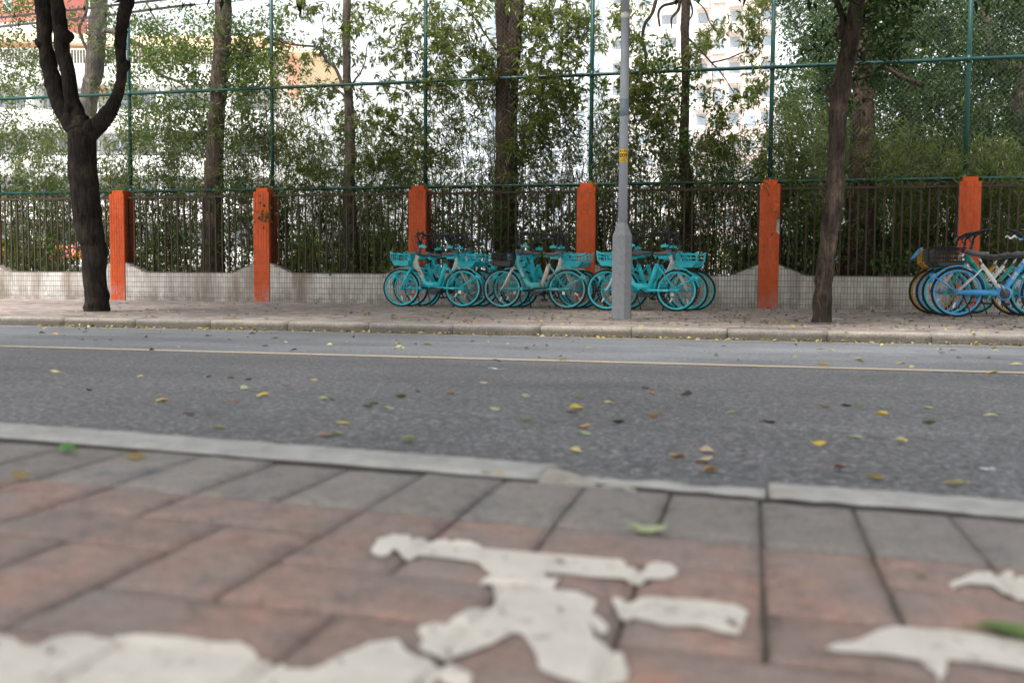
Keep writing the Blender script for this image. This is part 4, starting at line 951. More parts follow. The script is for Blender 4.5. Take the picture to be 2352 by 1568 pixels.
# ------------------------------------------------------------------ lamp post
YLP = 11.21; lp = at(1427, 735, YLP); k_ = mpp(YLP, 1427)
lt = thing('lamp_post', 'tall grey painted lamp post with an octagonal foot and a yellow number sticker', 'lamp post', (lp.x, YLP, 0))
def pz(py): return at(1427, py, YLP).z
zc, zs, ztp = pz(540), pz(512), pz(38)
rb_, rp = 42/2*k_*1.03, 21/2*k_
b = MB(); n = 8
def octo(r, z, rot=math.pi/8): return [(r*math.cos(rot+2*math.pi*i/8), r*math.sin(rot+2*math.pi*i/8), z) for i in range(8)]
rr_ = [(rb_*1.07, .0), (rb_*1.07, .05), (rb_*1.07, zc-.004), (rb_*1.03, zc), (rp*1.08, zs), (rp*1.0, zs+.004)]
for q in range(len(rr_)): b.v += octo(*rr_[q])
b.f = [(q*8+i, q*8+(i+1) % 8, q*8+8+(i+1) % 8, q*8+8+i) for q in range(len(rr_)-1) for i in range(8)]
b.build('base', M['galv2'], lt)
b = MB(); b.tube([(0, 0, zs), (0, 0, ztp)], [rp, rp*.93], 28); b.build('shaft', M['galv'], lt, True)
b = MB(); b.tube([(0, 0, ztp-.03), (0, 0, ztp+.03)], rp*1.0, 28); b.build('collar', M['bwhite'], lt, True)
b = MB(); b.tube([(0, 0, ztp+.03), (0, 0, 8.3)], [rp*.86, rp*.6], 28); b.build('upper_shaft', M['galv'], lt, True)
b = MB(); b.tube([(0, 0, 8.2), (0, -.6, 8.7), (0, -1.6, 8.95)], [.05, .045, .035], 12); b.build('arm', M['galv'], lt, True)
b = MB(); b.sphere((0, -1.95, 8.96), .2, 10, (.7, 1.8, .35)); b.build('lamp_head', M['galv'], lt, True)
b = MB(); b.tube([(0, 0, pz(268)), (0, 0, pz(228))], rp*.985, 28); b.build('repainted_band', simple('repaint', (.22,.28,.34), .55, .06), lt, True)
for q in (0, 1, 2): pass
def patch(r, z0, z1, a0, a1, mat, name, parent, n=10):
    b = MB(); vs = []
    for i in range(n+1):
        a = a0+(a1-a0)*i/n; vs += [(r*math.cos(a), r*math.sin(a), z0), (r*math.cos(a), r*math.sin(a), z1)]
    b.add(vs, [(2*i, 2*i+2, 2*i+3, 2*i+1) for i in range(n)]); return b.build(name, mat, parent)
aim = math.atan2(-YLP, -lp.x)        # towards the street
st_ = patch(rp+.003, pz(374), pz(344), aim-.85, aim+.85, M['yellow'], 'sticker', lt)
def text_mesh(txt, size, bold=0.):
    cu = bpy.data.curves.new('lettering', 'FONT'); cu.body = txt; cu.size = size; cu.align_x = 'CENTER'; cu.align_y = 'CENTER'; cu.offset = bold; cu.resolution_u = 3
    ob = bpy.data.objects.new('tmp', cu); col.objects.link(ob); dg = bpy.context.evaluated_depsgraph_get()
    me = bpy.data.meshes.new_from_object(ob.evaluated_get(dg)); bpy.data.objects.remove(ob); me.name = 'lettering'; return me
def wrap_text(txt, size, z, parent, mat, r, bold=0.):
    me = text_mesh(txt, size, bold)
    for v in me.vertices:
        a = aim+v.co.x/r; h = v.co.y; v.co = (r*math.cos(a), r*math.sin(a), z+h)
    me.materials.clear(); me.materials.append(mat); return link('lettering', me, parent)
hz = pz(344)-pz(374); cz = (pz(344)+pz(374))/2
wrap_text('009', hz*.42, cz, st_, M['ink'], rp+.0045, hz*.012)
wrap_text('\u8def\u706f\u7f16\u53f7', hz*.17, cz+hz*.33, st_, M['ink'], rp+.0045)
wrap_text('\u8bf7\u52ff\u6500\u722c', hz*.13, cz-hz*.27, st_, M['ink'], rp+.0045)
wrap_text('\u6ce8\u610f\u5b89\u5168', hz*.13, cz-hz*.41, st_, M['ink'], rp+.0045)
b = MB(); rs_ = [(.30, 0), (.29, .006), (.20, .014), (.12, .016)]
n = 20; vs = []
for r_, z_ in rs_:
    for i in range(n): a = 2*math.pi*i/n; q = r_*(1+.25*nv(math.cos(a), math.sin(a), r_*4, 2.)); vs.append((q*math.cos(a), q*math.sin(a)*.8, z_))
b.add(vs, [(j*n+i, j*n+(i+1) % n, (j+1)*n+(i+1) % n, (j+1)*n+i) for j in range(3) for i in range(n)]); b.build('mortar_footing', M['kerb'], lt)
for (tx_, ty_, tt_) in ((bp.x, YT1, t1), (bp2.x, YT2, t2)):
    b = MB(); vs = []
    for r_, z_ in [(.42, .002), (.40, .006), (.15, .010)]:
        for i in range(n): a = 2*math.pi*i/n; q = r_*(1+.2*nv(math.cos(a), math.sin(a), r_*4+tx_, 2.)); vs.append((q*math.cos(a), q*math.sin(a)*.7, z_))
    b.add(vs, [(j*n+i, j*n+(i+1) % n, (j+1)*n+(i+1) % n, (j+1)*n+i) for j in range(2) for i in range(n)]); b.build('tree_pit', M['kerb'], tt_)

# two sheathed cables, top left
for k, (pts, lb) in enumerate(((((-120,54),(0,41),(180,22),(372,0),(600,-30)), 'upper of the two grey sheathed cables crossing the top left corner'), (((-120,76),(0,62),(230,38),(415,14),(448,11)), 'lower of the two grey sheathed cables crossing the top left corner'))):
    P = [at(x, y, 13.5) for x, y in pts]
    t = thing('overhead_cable', lb, 'cable', tuple(P[0]), group='sheathed overhead cables')
    b = MB(); b.tube([p-P[0] for p in P], 2.9*mpp(13.5), 10); b.build('sheath', simple('cable_grey', (.23,.21,.21), .6, .1), t, True)
    if k: b = MB(); b.tube([P[-1]-P[0], at(520, 6, 13.5)-P[0], at(800, -30, 13.5)-P[0]], .006, 6); b.build('bare_wire', M['black'], t)
    for u in (.18, .3, .52, .66, .8, .93):
        L_ = [P[0].lerp(P[-1], u)]; i = max(0, min(len(P)-2, int(u*(len(P)-1)))); f_ = u*(len(P)-1)-i; c = P[i].lerp(P[i+1], f_)-P[0]
        b = MB(); d_ = (P[i+1]-P[i]).normalized()*.012; b.tube([c-d_, c+d_], 3.6*mpp(13.5), 8); b.box((c.x-.006, c.y-.03, c.z-.05), (c.x+.006, c.y-.02, c.z+.04)); b.build('cable_tie', M['black'], t)
# scrap of plastic caught on the rail at the right edge
p = at(2335, 545, D-.04); t = thing('plastic_scrap', 'torn white and blue plastic scrap caught on the railing at the right edge', 'plastic scrap', tuple(p))
for (xx, ww, mt) in ((-.16, .17, 'white_ink'), (.0, .12, 'blue')):
    b = MB(); vs = []
    for i in range(9): x = xx+ww*i/8; z = .02*math.sin(i*1.3)-(.0 if xx < 0 else .05*i/8); vs += [(x, .01*math.sin(i), z-.012), (x, .012*math.cos(i*2), z+.018)]
    b.add(vs, [(2*i, 2*i+2, 2*i+3, 2*i+1) for i in range(8)]); b.build('shred', M[mt], t)


# ------------------------------------------------------------------ bicycles
WR = .305
def wheel(parent, x, z, rimmat, hubr=.03, steer=None, name='wheel'):
    w = bpy.data.objects.new(name, None); col.objects.link(w); w.parent = parent; w.location = (x, 0, z); w.empty_display_size = .05
    key = ('wheel', rimmat)
    if key not in MC:
        b = MB(); b.lathe([(WR-.027, -.019), (WR-.008, -.020), (WR, -.009), (WR+.001, 0), (WR, .009), (WR-.008, .020), (WR-.027, .019), (WR-.030, 0)], (0,0,0), 40, 'y', True); ty = b.mesh('tyre', M['tyre'], True)
        b = MB(); b.lathe([(WR-.052, -.006), (WR-.046, -.0165), (WR-.020, -.0185), (WR-.0195, -.0), (WR-.020, .0185), (WR-.046, .0165), (WR-.052, .006)], (0,0,0), 40, 'y', True); rm = b.mesh('rim', M[rimmat], True)
        b = MB(); 
        for k in range(28):
            a = 2*math.pi*k/28; a2 = a+(.42 if k % 2 else -.42); yy = .022*(1 if k % 4 < 2 else -1)
            b.tube([(.03*math.cos(a2), yy, .03*math.sin(a2)), ((WR-.05)*math.cos(a), 0, (WR-.05)*math.sin(a))], .0013, 4, cap=False)
        sp = b.mesh('spoke_set', M['chrome'])
        b = MB(); b.tube([(0, -.05, 0), (0, -.03, 0)], .012, 10); b.tube([(0, -.032, 0), (0, .032, 0)], .034, 14); b.tube([(0, .03, 0), (0, .05, 0)], .012, 10); hb = b.mesh('hub', M[rimmat] if rimmat != 'byellow' else M['black'], True)
        b = MB(); b.box((-.035, -.012, -.012), (.035, -.008, .012)); rf = b.mesh('reflector', M['bwhite'])
        MC[key] = (ty, rm, sp, hb, rf)
    ty, rm, sp, hb, rf = MC[key]
    link('tyre', ty, w); link('rim', rm, w); link('hub', hb, w)
    o = link('spoke_set', sp, w); o['kind'] = 'stuff'; o.rotation_euler = (0, random.uniform(0, 6), 0)
    a = random.uniform(3.6, 5.6); o = link('reflector', rf, w, (.16*math.cos(a), 0, .16*math.sin(a))); o.rotation_euler = (0, -a-random.uniform(-.3,.3), 0)
    return w
MC = {}
def arc(cx, cz, r, a0, a1, n=16, y=0): return [(cx+r*math.cos(R(a0+(a1-a0)*i/n)), y, cz+r*math.sin(R(a0+(a1-a0)*i/n))) for i in range(n+1)]
def band(b, pts, w, t, curl=.012):
    """fender strip: cross section curved"""
    n = len(pts); sec = [(-w/2, -curl), (-w/4, -curl*.2), (0, 0), (w/4, -curl*.2), (w/2, -curl)]
    vs = []
    for i in range(n):
        p = Vector(pts[i]); tg = (Vector(pts[min(i+1, n-1)])-Vector(pts[max(i-1, 0)])).normalized(); nr = Vector((-tg.z, 0, tg.x))
        if nr.dot(p-Vector(band.c)) < 0: nr = -nr
        for y, h in sec: vs.append(p+Vector((0, y, 0))+nr*h)
        for y, h in sec: vs.append(p+Vector((0, y, 0))+nr*(h-t))
    m_ = 10; fs = []
    for i in range(n-1):
        a, c = i*m_, (i+1)*m_
        for k in range(4): fs += [(a+k, a+k+1, c+k+1, c+k), (a+5+k, c+5+k, c+6+k, a+6+k)]
        fs += [(a, c, c+5, a+5), (a+4, a+9, c+9, c+4)]
    fs += [(0,5,6,1), (1,6,7,2), (2,7,8,3), (3,8,9,4)]; e = (n-1)*m_; fs += [(e,e+1,e+6,e+5), (e+1,e+2,e+7,e+6), (e+2,e+3,e+8,e+7), (e+3,e+4,e+9,e+8)]
    b.add(vs, fs)
def side_plate(b, pts, y0, y1):
    n = len(pts); vs = [(x, y0, z) for x, z in pts]+[(x, y1, z) for x, z in pts]
    b.add(vs, [tuple(range(n)), tuple(range(n, 2*n))[::-1]]+[(i, i+n, (i+1) % n+n, (i+1) % n) for i in range(n)])
def cmesh(key, fn, name, mat, smooth=True):
    if key not in MC:
        b = MB(); fn(b); MC[key] = b.mesh(name, mat, smooth)
    return MC[key]

def share_bike(label, xr, xf, Yb, face, opt, group, tilt=0., lean=0.):
    """xr, xf rear and front axle x in the world; face = +1 front to the right, -1 to the left"""
    fr, wh, fk, bk, dt, st_m = opt['frame'], opt['rim'], opt['fork'], opt['basket'], opt['down'], opt.get('seat_tube', opt['frame'])
    xm = (xr+xf)/2
    t = thing(opt.get('name', 'bicycle'), label, 'bicycle', (xm, Yb, 0), 0 if face > 0 else math.pi, group)
    t.rotation_euler = (lean, tilt, 0 if face > 0 else math.pi)
    if tilt: t.location.z = opt.get('lift', 0)
    steer = opt.get('steer', 0.)
    wb = .515
    rw = wheel(t, -wb, WR, wh); fw = wheel(t, wb, WR, wh)
    # steering group rotation about the head axis
    hb, ht = Vector((.322, 0, .65)), Vector((.247, 0, .825)); ax = (ht-hb).normalized()
    SM = Matrix.Translation(hb) @ Matrix.Rotation(steer, 4, ax) @ Matrix.Translation(-hb)
    fw.matrix_basis = SM @ Matrix.Translation((wb, 0, WR))
    def put(name, mesh, parent=t, s=False):
        o = link(name, mesh, parent)
        if s: o.matrix_basis = SM
        return o
    # frame: U shaped low step frame
    def f_frame(b):
        U = [(.10, 0, .395), (.055, 0, .345), (.0, 0, .318), (-.06, 0, .318), (-.115, 0, .345)]
        b.tube(catmull([Vector(p) for p in U], 4), .030, 12, ry=.8)
        side_plate(b, [(.085, .405), (-.07, .405), (-.12, .38), (-.10, .31), (.01, .30), (.06, .33)], -.028, .028)
        side_plate(b, [(.02, .30), (-.12, .30), (-.12, .262), (-.03, .25)], -.034, .034)
        for y in (-.058, .058): 
            side_plate(b, [(-.08, .325), (-.08, .285), (-.49, .287), (-.49, .322)], y-.011, y+.011)
            b.tube([(-.228, y*.5, .665), (-.30, y, .585), (-.475, y, .335)], .0095, 8)
            side_plate(b, [(-.47, .335), (-.545, .318), (-.548, .29), (-.50, .282), (-.46, .29)], y-.006, y+.006)
    put('frame', cmesh(('frame', fr), f_frame, 'frame', M[fr]))
    def f_seat_tube(b):
        b.tube([(-.112, 0, .345), (-.21, 0, .645), (-.222, 0, .685)], [.036, .033, .028], 12, ry=.72, up=(0,1,0))
        b.tube([(-.205, -.035, .66), (-.245, -.03, .68)], .012, 8); b.tube([(-.205, .035, .66), (-.245, .03, .68)], .012, 8)
        side_plate(b, [(-.19, .69), (-.175, .72), (-.195, .675), (-.205, .64), (-.25, .65), (-.235, .70)], -.03, .03)
    put('seat_tube', cmesh(('st', st_m), f_seat_tube, 'seat_tube', M[st_m]))
    def f_down(b):
        b.tube([(.285, 0, .735), (.215, 0, .575), (.150, 0, .455)], [.030, .034, .034], 12, ry=.75, up=(0,1,0))
        b.tube([hb+ax*-.01, ht], .029, 14)
        side_plate(b, [(.322, .66), (.262, .80), (.225, .66), (.235, .56)], -.022, .022)
    dtb = put('down_tube', cmesh(('dt', dt), f_down, 'down_tube', M[dt]))
    def f_low(b): b.tube([(.152, 0, .459), (.115, 0, .395), (.08, 0, .365), (.055, 0, .345)], [.0345, .035, .034, .032], 12, ry=.76, up=(0,1,0))
    put('lower_tube', cmesh(('lt', fr), f_low, 'lower_tube', M[fr]))
    def f_fork(b):
        for y in (-.052, .052):
            b.tube([(.333, y*.55, .640), (.352, y, .610), (.43, y, .46), (.513, y, .300)], [.020, .021, .017, .012], 10)
        b.tube([(.333, -.03, .640), (.333, .03, .640)], .022, 10)
    put('fork', cmesh(('fk', fk), f_fork, 'fork', M[fk]), s=True)
    def f_ff(b):
        band.c = (wb, 0, WR); band(b, arc(wb, WR, .332, 128, 190, 16), .058, .003)
        for y in (-.036, .036): b.tube([(wb, y, .31), (wb-.15, y*.95, .312), (wb-.31, y*.6, .314)], .0085, 6)
        side_plate(b, [(wb-.325, .345), (wb-.285, .325), (wb-.28, .30), (wb-.325, .262)], -.028, .028)
    put('front_fender', cmesh(('ff', fr), f_ff, 'front_fender', M[fr]), s=True)
    def f_rf(b):
        band.c = (-wb, 0, WR); band(b, arc(-wb, WR, .335, -8, 168, 28), .060, .003)
        for y in (-.045, .045):
            b.tube([(-.475, y, .335), (-.60, y, .40), (-.735, y*.85, .468)], [.010, .010, .012], 6)
        side_plate(b, [(-.715, .49), (-.745, .545), (-.79, .515), (-.835, .51), (-.815, .47), (-.83, .405), (-.85, .345), (-.825, .36), (-.79, .44), (-.74, .455)], -.03, .03)
    rfo = put('rear_fender', cmesh(('rf', fr), f_rf, 'rear_fender', M[fr]))
    def f_rl(b): b.box((-.845, -.022, .475), (-.835, .022, .51))
    put('tail_light', cmesh('rl', f_rl, 'tail_light', M['b_red'], False))
    # saddle
    def f_saddle(b):
        n = 13; vs = []; m_ = 14
        for i in range(n):
            s = i/(n-1); x = -.435+.275*s
            w_ = .085*(1-s)**.55+.020 if s > .1 else .085*(.62+3.8*s)
            w_ = min(w_, .088); zc_ = .845+.030*(1-s)**2-.010*math.sin(s*math.pi); th = .056*(1-.38*s)
            if i in (0, n-1): w_ *= .55; th *= .6
            for k in range(m_):
                a = 2*math.pi*k/m_; vs.append((x, w_*math.cos(a), zc_+th*(.75*math.sin(a) if math.sin(a) > 0 else .8*math.sin(a))))
        b.add(vs, [(i*m_+k, i*m_+(k+1) % m_, (i+1)*m_+(k+1) % m_, (i+1)*m_+k) for i in range(n-1) for k in range(m_)]+[tuple(range(m_))[::-1], tuple(range((n-1)*m_, n*m_))])
    zs_ = opt.get('seat_dz', 0.)
    sd = put('seat', cmesh('saddle', f_saddle, 'seat', M['seat'])); sd.location = (-.28*zs_, 0, zs_)
    def f_under(b):
        b.v = []; n = 9; vs = []
        for i in range(n):
            s = i/(n-1); x = -.425+.255*s; w_ = .078*(1-s)**.6+.018; zz = .833+.026*(1-s)**2
            vs += [(x, -w_, zz), (x, -w_*.6, zz-.034), (x, w_*.6, zz-.034), (x, w_, zz)]
        b.add(vs, [(4*i+k, 4*i+k+1, 4*i+5+k, 4*i+4+k) for i in range(n-1) for k in range(3)]+[(0,3,2,1), (4*n-4,4*n-3,4*n-2,4*n-1)])
        side_plate(b, [(-.40, .81), (-.24, .81), (-.25, .77), (-.36, .765)], -.03, .03)
    ud = put('seat_shell', cmesh(('su', bk if bk != 'black' else fr), f_under, 'seat_shell', M[bk if bk != 'black' else fr])); ud.parent = sd
    def f_post(b): b.tube([(-.21, 0, .645), (-.222, 0, .69), (-.262, 0, .80+0)], .0145, 12)
    sp = put('seat_post', cmesh(('sp'), f_post, 'seat_post', M['dgrey']))
    if zs_: sp.location = (-.3*zs_, 0, zs_*.9)
    # stem and bars
    def f_stem(b): b.tube([ht-ax*.01, ht+ax*.13], [.026, .024], 14); b.tube([ht+ax*.12, ht+ax*.20], .016, 10)
    put('stem', cmesh('stem', f_stem, 'stem', M['dgrey']), s=True)
    tp = ht+ax*.17
    def f_clamp(b):
        side_plate(b, [(tp.x+.035, tp.z-.03), (tp.x+.045, tp.z+.005), (tp.x+.015, tp.z+.03), (tp.x-.075, tp.z-.005), (tp.x-.07, tp.z-.035), (tp.x, tp.z-.03)], -.032, .032)
    put('bar_clamp', cmesh(('clamp', bk if bk not in ('black',) else fr), f_clamp, 'bar_clamp', M[bk if bk != 'black' else fr], False), s=True)
    def f_bar(b):
        P = [(tp.x-.05, -.25, tp.z+.185), (tp.x+.0, -.19, tp.z+.175), (tp.x+.03, -.11, tp.z+.14), (tp.x+.02, -.035, tp.z+.015), (tp.x+.02, .035, tp.z+.015), (tp.x+.03, .11, tp.z+.14), (tp.x+.0, .19, tp.z+.175), (tp.x-.05, .25, tp.z+.185)]
        b.tube(catmull([Vector(p) for p in P], 5), .0115, 8)
    br = put('handlebar', cmesh('bar', f_bar, 'handlebar', M['black']), s=True)
    def f_grip(sg):
        def g(b): b.tube([(tp.x+.0, sg*.185, tp.z+.175), (tp.x-.05, sg*.25, tp.z+.186), (tp.x-.10, sg*.29, tp.z+.185)], [.0185, .0205, .021], 10)
        return g
    for sg in (-1, 1):
        o = put('grip', cmesh(('grip', sg), f_grip(sg), 'grip', M['black']), br)
        def f_lev(b, sg=sg):
            b.tube([(tp.x+.03, sg*.19, tp.z+.145), (tp.x+.055, sg*.22, tp.z+.13), (tp.x+.02, sg*.30, tp.z+.125), (tp.x-.03, sg*.35, tp.z+.13)], [.013, .007, .006, .006], 6)
            b.sphere((tp.x+.02, sg*.16, tp.z+.185), .028, 6)
        put('brake_lever', cmesh(('lever', sg), f_lev, 'brake_lever', M['black']), br)
        def f_cable(b, sg=sg):
            P = [(tp.x+.04, sg*.20, tp.z+.145), (tp.x+.12, sg*.15, tp.z+.15), (tp.x+.125, sg*.06, tp.z+.04), (tp.x+.08, sg*.02, tp.z-.12)]
            b.tube(catmull([Vector(p) for p in P], 6), .0035, 5)
        put('brake_cable', cmesh(('cable', sg), f_cable, 'brake_cable', M['black']), br)
    def f_lock(b): side_plate(b, [(tp.x+.06, tp.z-.02), (tp.x+.09, tp.z+.07), (tp.x+.03, tp.z+.085), (tp.x+.0, tp.z+.02)], -.03, .03)
    put('display_box', cmesh('lock', f_lock, 'display_box', M['black'], False), s=True)
    # basket
    def f_tray(b):
        x0, x1, xb0, xb1 = .345, .635, .355, .585
        side_plate(b, [(x0+.0, .728), (x1-.005, .728), (xb1, .662), (xb0+.04, .650), (xb0, .665)], -.165, .165)
        side_plate(b, [(.335, .86), (.395, .80), (.395, .69), (.36, .655), (.325, .69)], -.10, .10)
    def f_wires(b):
        x0, x1 = .345, .635
        def rect(z, e): return [(x0-e*.2, -.165-e, z), (x1+e, -.165-e, z), (x1+e, .165+e, z), (x0-e*.2, .165+e, z)]
        for z, e, r_ in ((.737, .0, .006), (.79, .006, .0042), (.845, .012, .0068)):
            q = rect(z, e)
            for i in range(4): b.tube([q[i], q[(i+1) % 4]], r_, 6)
        for u in (.0, .3, .65, 1.):
            x = x0+(x1-x0)*u
            for sg in (-1, 1): b.tube([(x, sg*.165, .737), (x+.004, sg*.177, .845)], .0045, 5)
        for k in range(5):
            y = -.165+.33*k/4; b.tube([(x1, y, .737), (x1+.012, y*1.07, .845)], .0042, 5)
        for sg in (-1, 1):
            side_plate(b, [(x1-.05, .845), (x1+.014, .845), (x1+.018, .885)], sg*.177-.004, sg*.177+.004)
            b.tube([(x0+.0, sg*.15, .845), (x0+.03, sg*.15, .885), (x0+.075, sg*.15, .87), (x0+.10, sg*.15, .845)], .005, 5)
    if bk:
        b1 = put('basket', cmesh(('tray', bk), f_tray, 'basket', M['teal_dark' if bk == 'teal' else bk], False)); b1.location.z = opt.get('bdz', 0)
        put('basket_wires', cmesh(('wires', bk), f_wires, 'basket_wires', M['teal' if bk == 'teal' else bk], False), b1)
    # cranks, motor, kickstand, brake
    ca = opt.get('crank', 0.1)
    def f_crank(b): b.tube([(0, -.075, 0), (.165, -.085, 0)], [.016, .012], 8); b.tube([(0, .075, 0), (-.165, .085, 0)], [.016, .012], 8); b.tube([(0, -.08, 0), (0, .08, 0)], .02, 10)
    o = put('crank', cmesh('crank', f_crank, 'crank', M['black'])); o.location = (.0, 0, .305); o.rotation_euler = (0, ca, 0)
    for sg in (-1, 1):
        p_ = Matrix.Rotation(ca, 4, 'Y') @ Vector((-sg*.165, sg*.125, 0))
        def f_ped(b): b.box((-.048, -.042, -.013), (.048, .042, .013)); b.box((-.03, -.046, -.018), (.03, .046, -.012))
        o2 = put('pedal', cmesh('pedal', f_ped, 'pedal', M['black'], False)); o2.location = (p_.x, p_.y, .305+p_.z)
    def f_motor(b): side_plate(b, [(.06, .275), (-.11, .275), (-.10, .225), (-.06, .205), (.02, .205), (.05, .235)], -.05, .05)
    put('battery_box', cmesh('motor', f_motor, 'battery_box', M['black'], False))
    def f_kick(b): b.tube([(-.40, -.06, .29), (-.33, -.14, .12), (-.30, -.185, .008)], [.009, .008, .011], 8)
    put('kickstand', cmesh('kick', f_kick, 'kickstand', M['black']))
    def f_brk(b): b.box((-.47, -.085, .225), (-.425, -.05, .275)); b.tube([(-.45, -.07, .24), (-.62, -.055, .205)], .005, 5)
    put('rear_brake', cmesh('brk', f_brk, 'rear_brake', M['chrome'], False))
    # writing: on the down tube and the chain stay, readable from the street
    for txt, size, pos, ang, mt, on in opt.get('text', ()):
        me = text_mesh(txt, size, size*.02); me.materials.clear(); me.materials.append(M[mt])
        yy = on if face < 0 else -on
        o = link('lettering', me, t); o.location = (pos[0], yy, pos[1])
        o.rotation_euler = (math.pi/2, -ang if face > 0 else 0, 0)
        if face < 0: o.matrix_basis = Matrix.Translation((pos[0], on, pos[1])) @ Matrix.Rotation(math.pi, 4, 'Z') @ Matrix.Rotation(math.pi/2, 4, 'X') @ Matrix.Rotation(ang, 4, 'Z')
    return t
TQ = dict(frame='teal', rim='teal', fork='teal', basket='teal', down='bwhite')
def O(**k): d = dict(TQ); d.update(k); return d
tx_w = (('\u9752\u6854', .036, (.205, .545), math.atan2(-.24, .135), 'ink', .0275), ('O', .036, (.232, .60), -1.05, 'orange_ink', .0275), ('QINGJU', .022, (-.36, .303), 0, 'white_ink', .0705))
tx_t = (('O', .04, (.222, .585), -1.05, 'white_ink', .0275), ('\u9752\u6854', .034, (.195, .525), math.atan2(-.24, .135), 'white_ink', .0275), ('QINGJU', .022, (-.36, .303), 0, 'white_ink', .0705))
def bx(px, Y, pyc=665): return at(px, pyc, Y).x
G1 = 'turquoise share bikes parked against the wall'
def B(label, rear, front, Y, opt, **k):
    a, c = bx(rear, Y), bx(front, Y); share_bike(label, a, c, Y, 1 if c > a else -1, opt, G1, **k)
B('turquoise bike with white down tube and teal fork, leftmost of the bikes nearest the street', 1063, 922, 15.2, O(fork='teal', text=tx_w, crank=-.06, steer=.05), lean=.03)
B('turquoise bike facing right, second from the street in the left group', 944, 1083, 15.55, O(fork='bwhite', steer=-.1, crank=1.1), lean=.05)
B('turquoise bike facing right, third from the street in the left group', 966, 1108, 15.95, O(fork='bwhite', steer=-.15, crank=.7), lean=.04)
B('turquoise bike at the back of the left group, rear wheel tipped up', 1112, 978, 16.3, O(basket='black', down='teal', lift=.035, steer=.5, crank=.4), tilt=.16, lean=.03)
B('dusty turquoise bike with a black basket and beige fork, front of the middle group', 1303, 1153, 15.1, O(frame='teal_dusty', rim='teal_dusty', fork='cream', basket='black', down='teal_dusty', seat_tube='cream', text=tx_t, crank=.12, steer=.06), lean=.03)
B('turquoise bike with white down tube, second from the street in the middle group', 1176, 1322, 15.45, O(fork='bwhite', steer=-.12, crank=1.35, seat_dz=.03), lean=.05)
B('turquoise bike facing right, its basket in front of the orange pillar', 1194, 1341, 15.85, O(fork='teal', steer=-.1, crank=.9, seat_dz=.02), lean=.04)
B('turquoise bike facing left at the back of the middle group, behind the black basket', 1330, 1186, 16.2, O(fork='teal', down='teal', steer=.6, crank=1.9), lean=.03)
B('turquoise bike directly behind the lamp post, nearest the street in the right group', 1550, 1397, 14.75, O(fork='bwhite', down='bwhite', text=tx_w, crank=-.5, steer=.04), lean=.03)
B('turquoise bike facing right, second from the street in the right group', 1428, 1574, 15.1, O(fork='bwhite', steer=-.08, crank=.8), lean=.05)
B('turquoise bike facing right in the right group, its front wheel nearest the chipped pillar', 1450, 1592, 15.5, O(fork='teal', down='bwhite', steer=-.12, crank=1.2, seat_dz=.03), lean=.04)
B('turquoise bike facing left at the back of the right group, black bars above the saddles', 1562, 1412, 15.9, O(fork='teal', down='teal', steer=.5, crank=2.1), lean=.03)
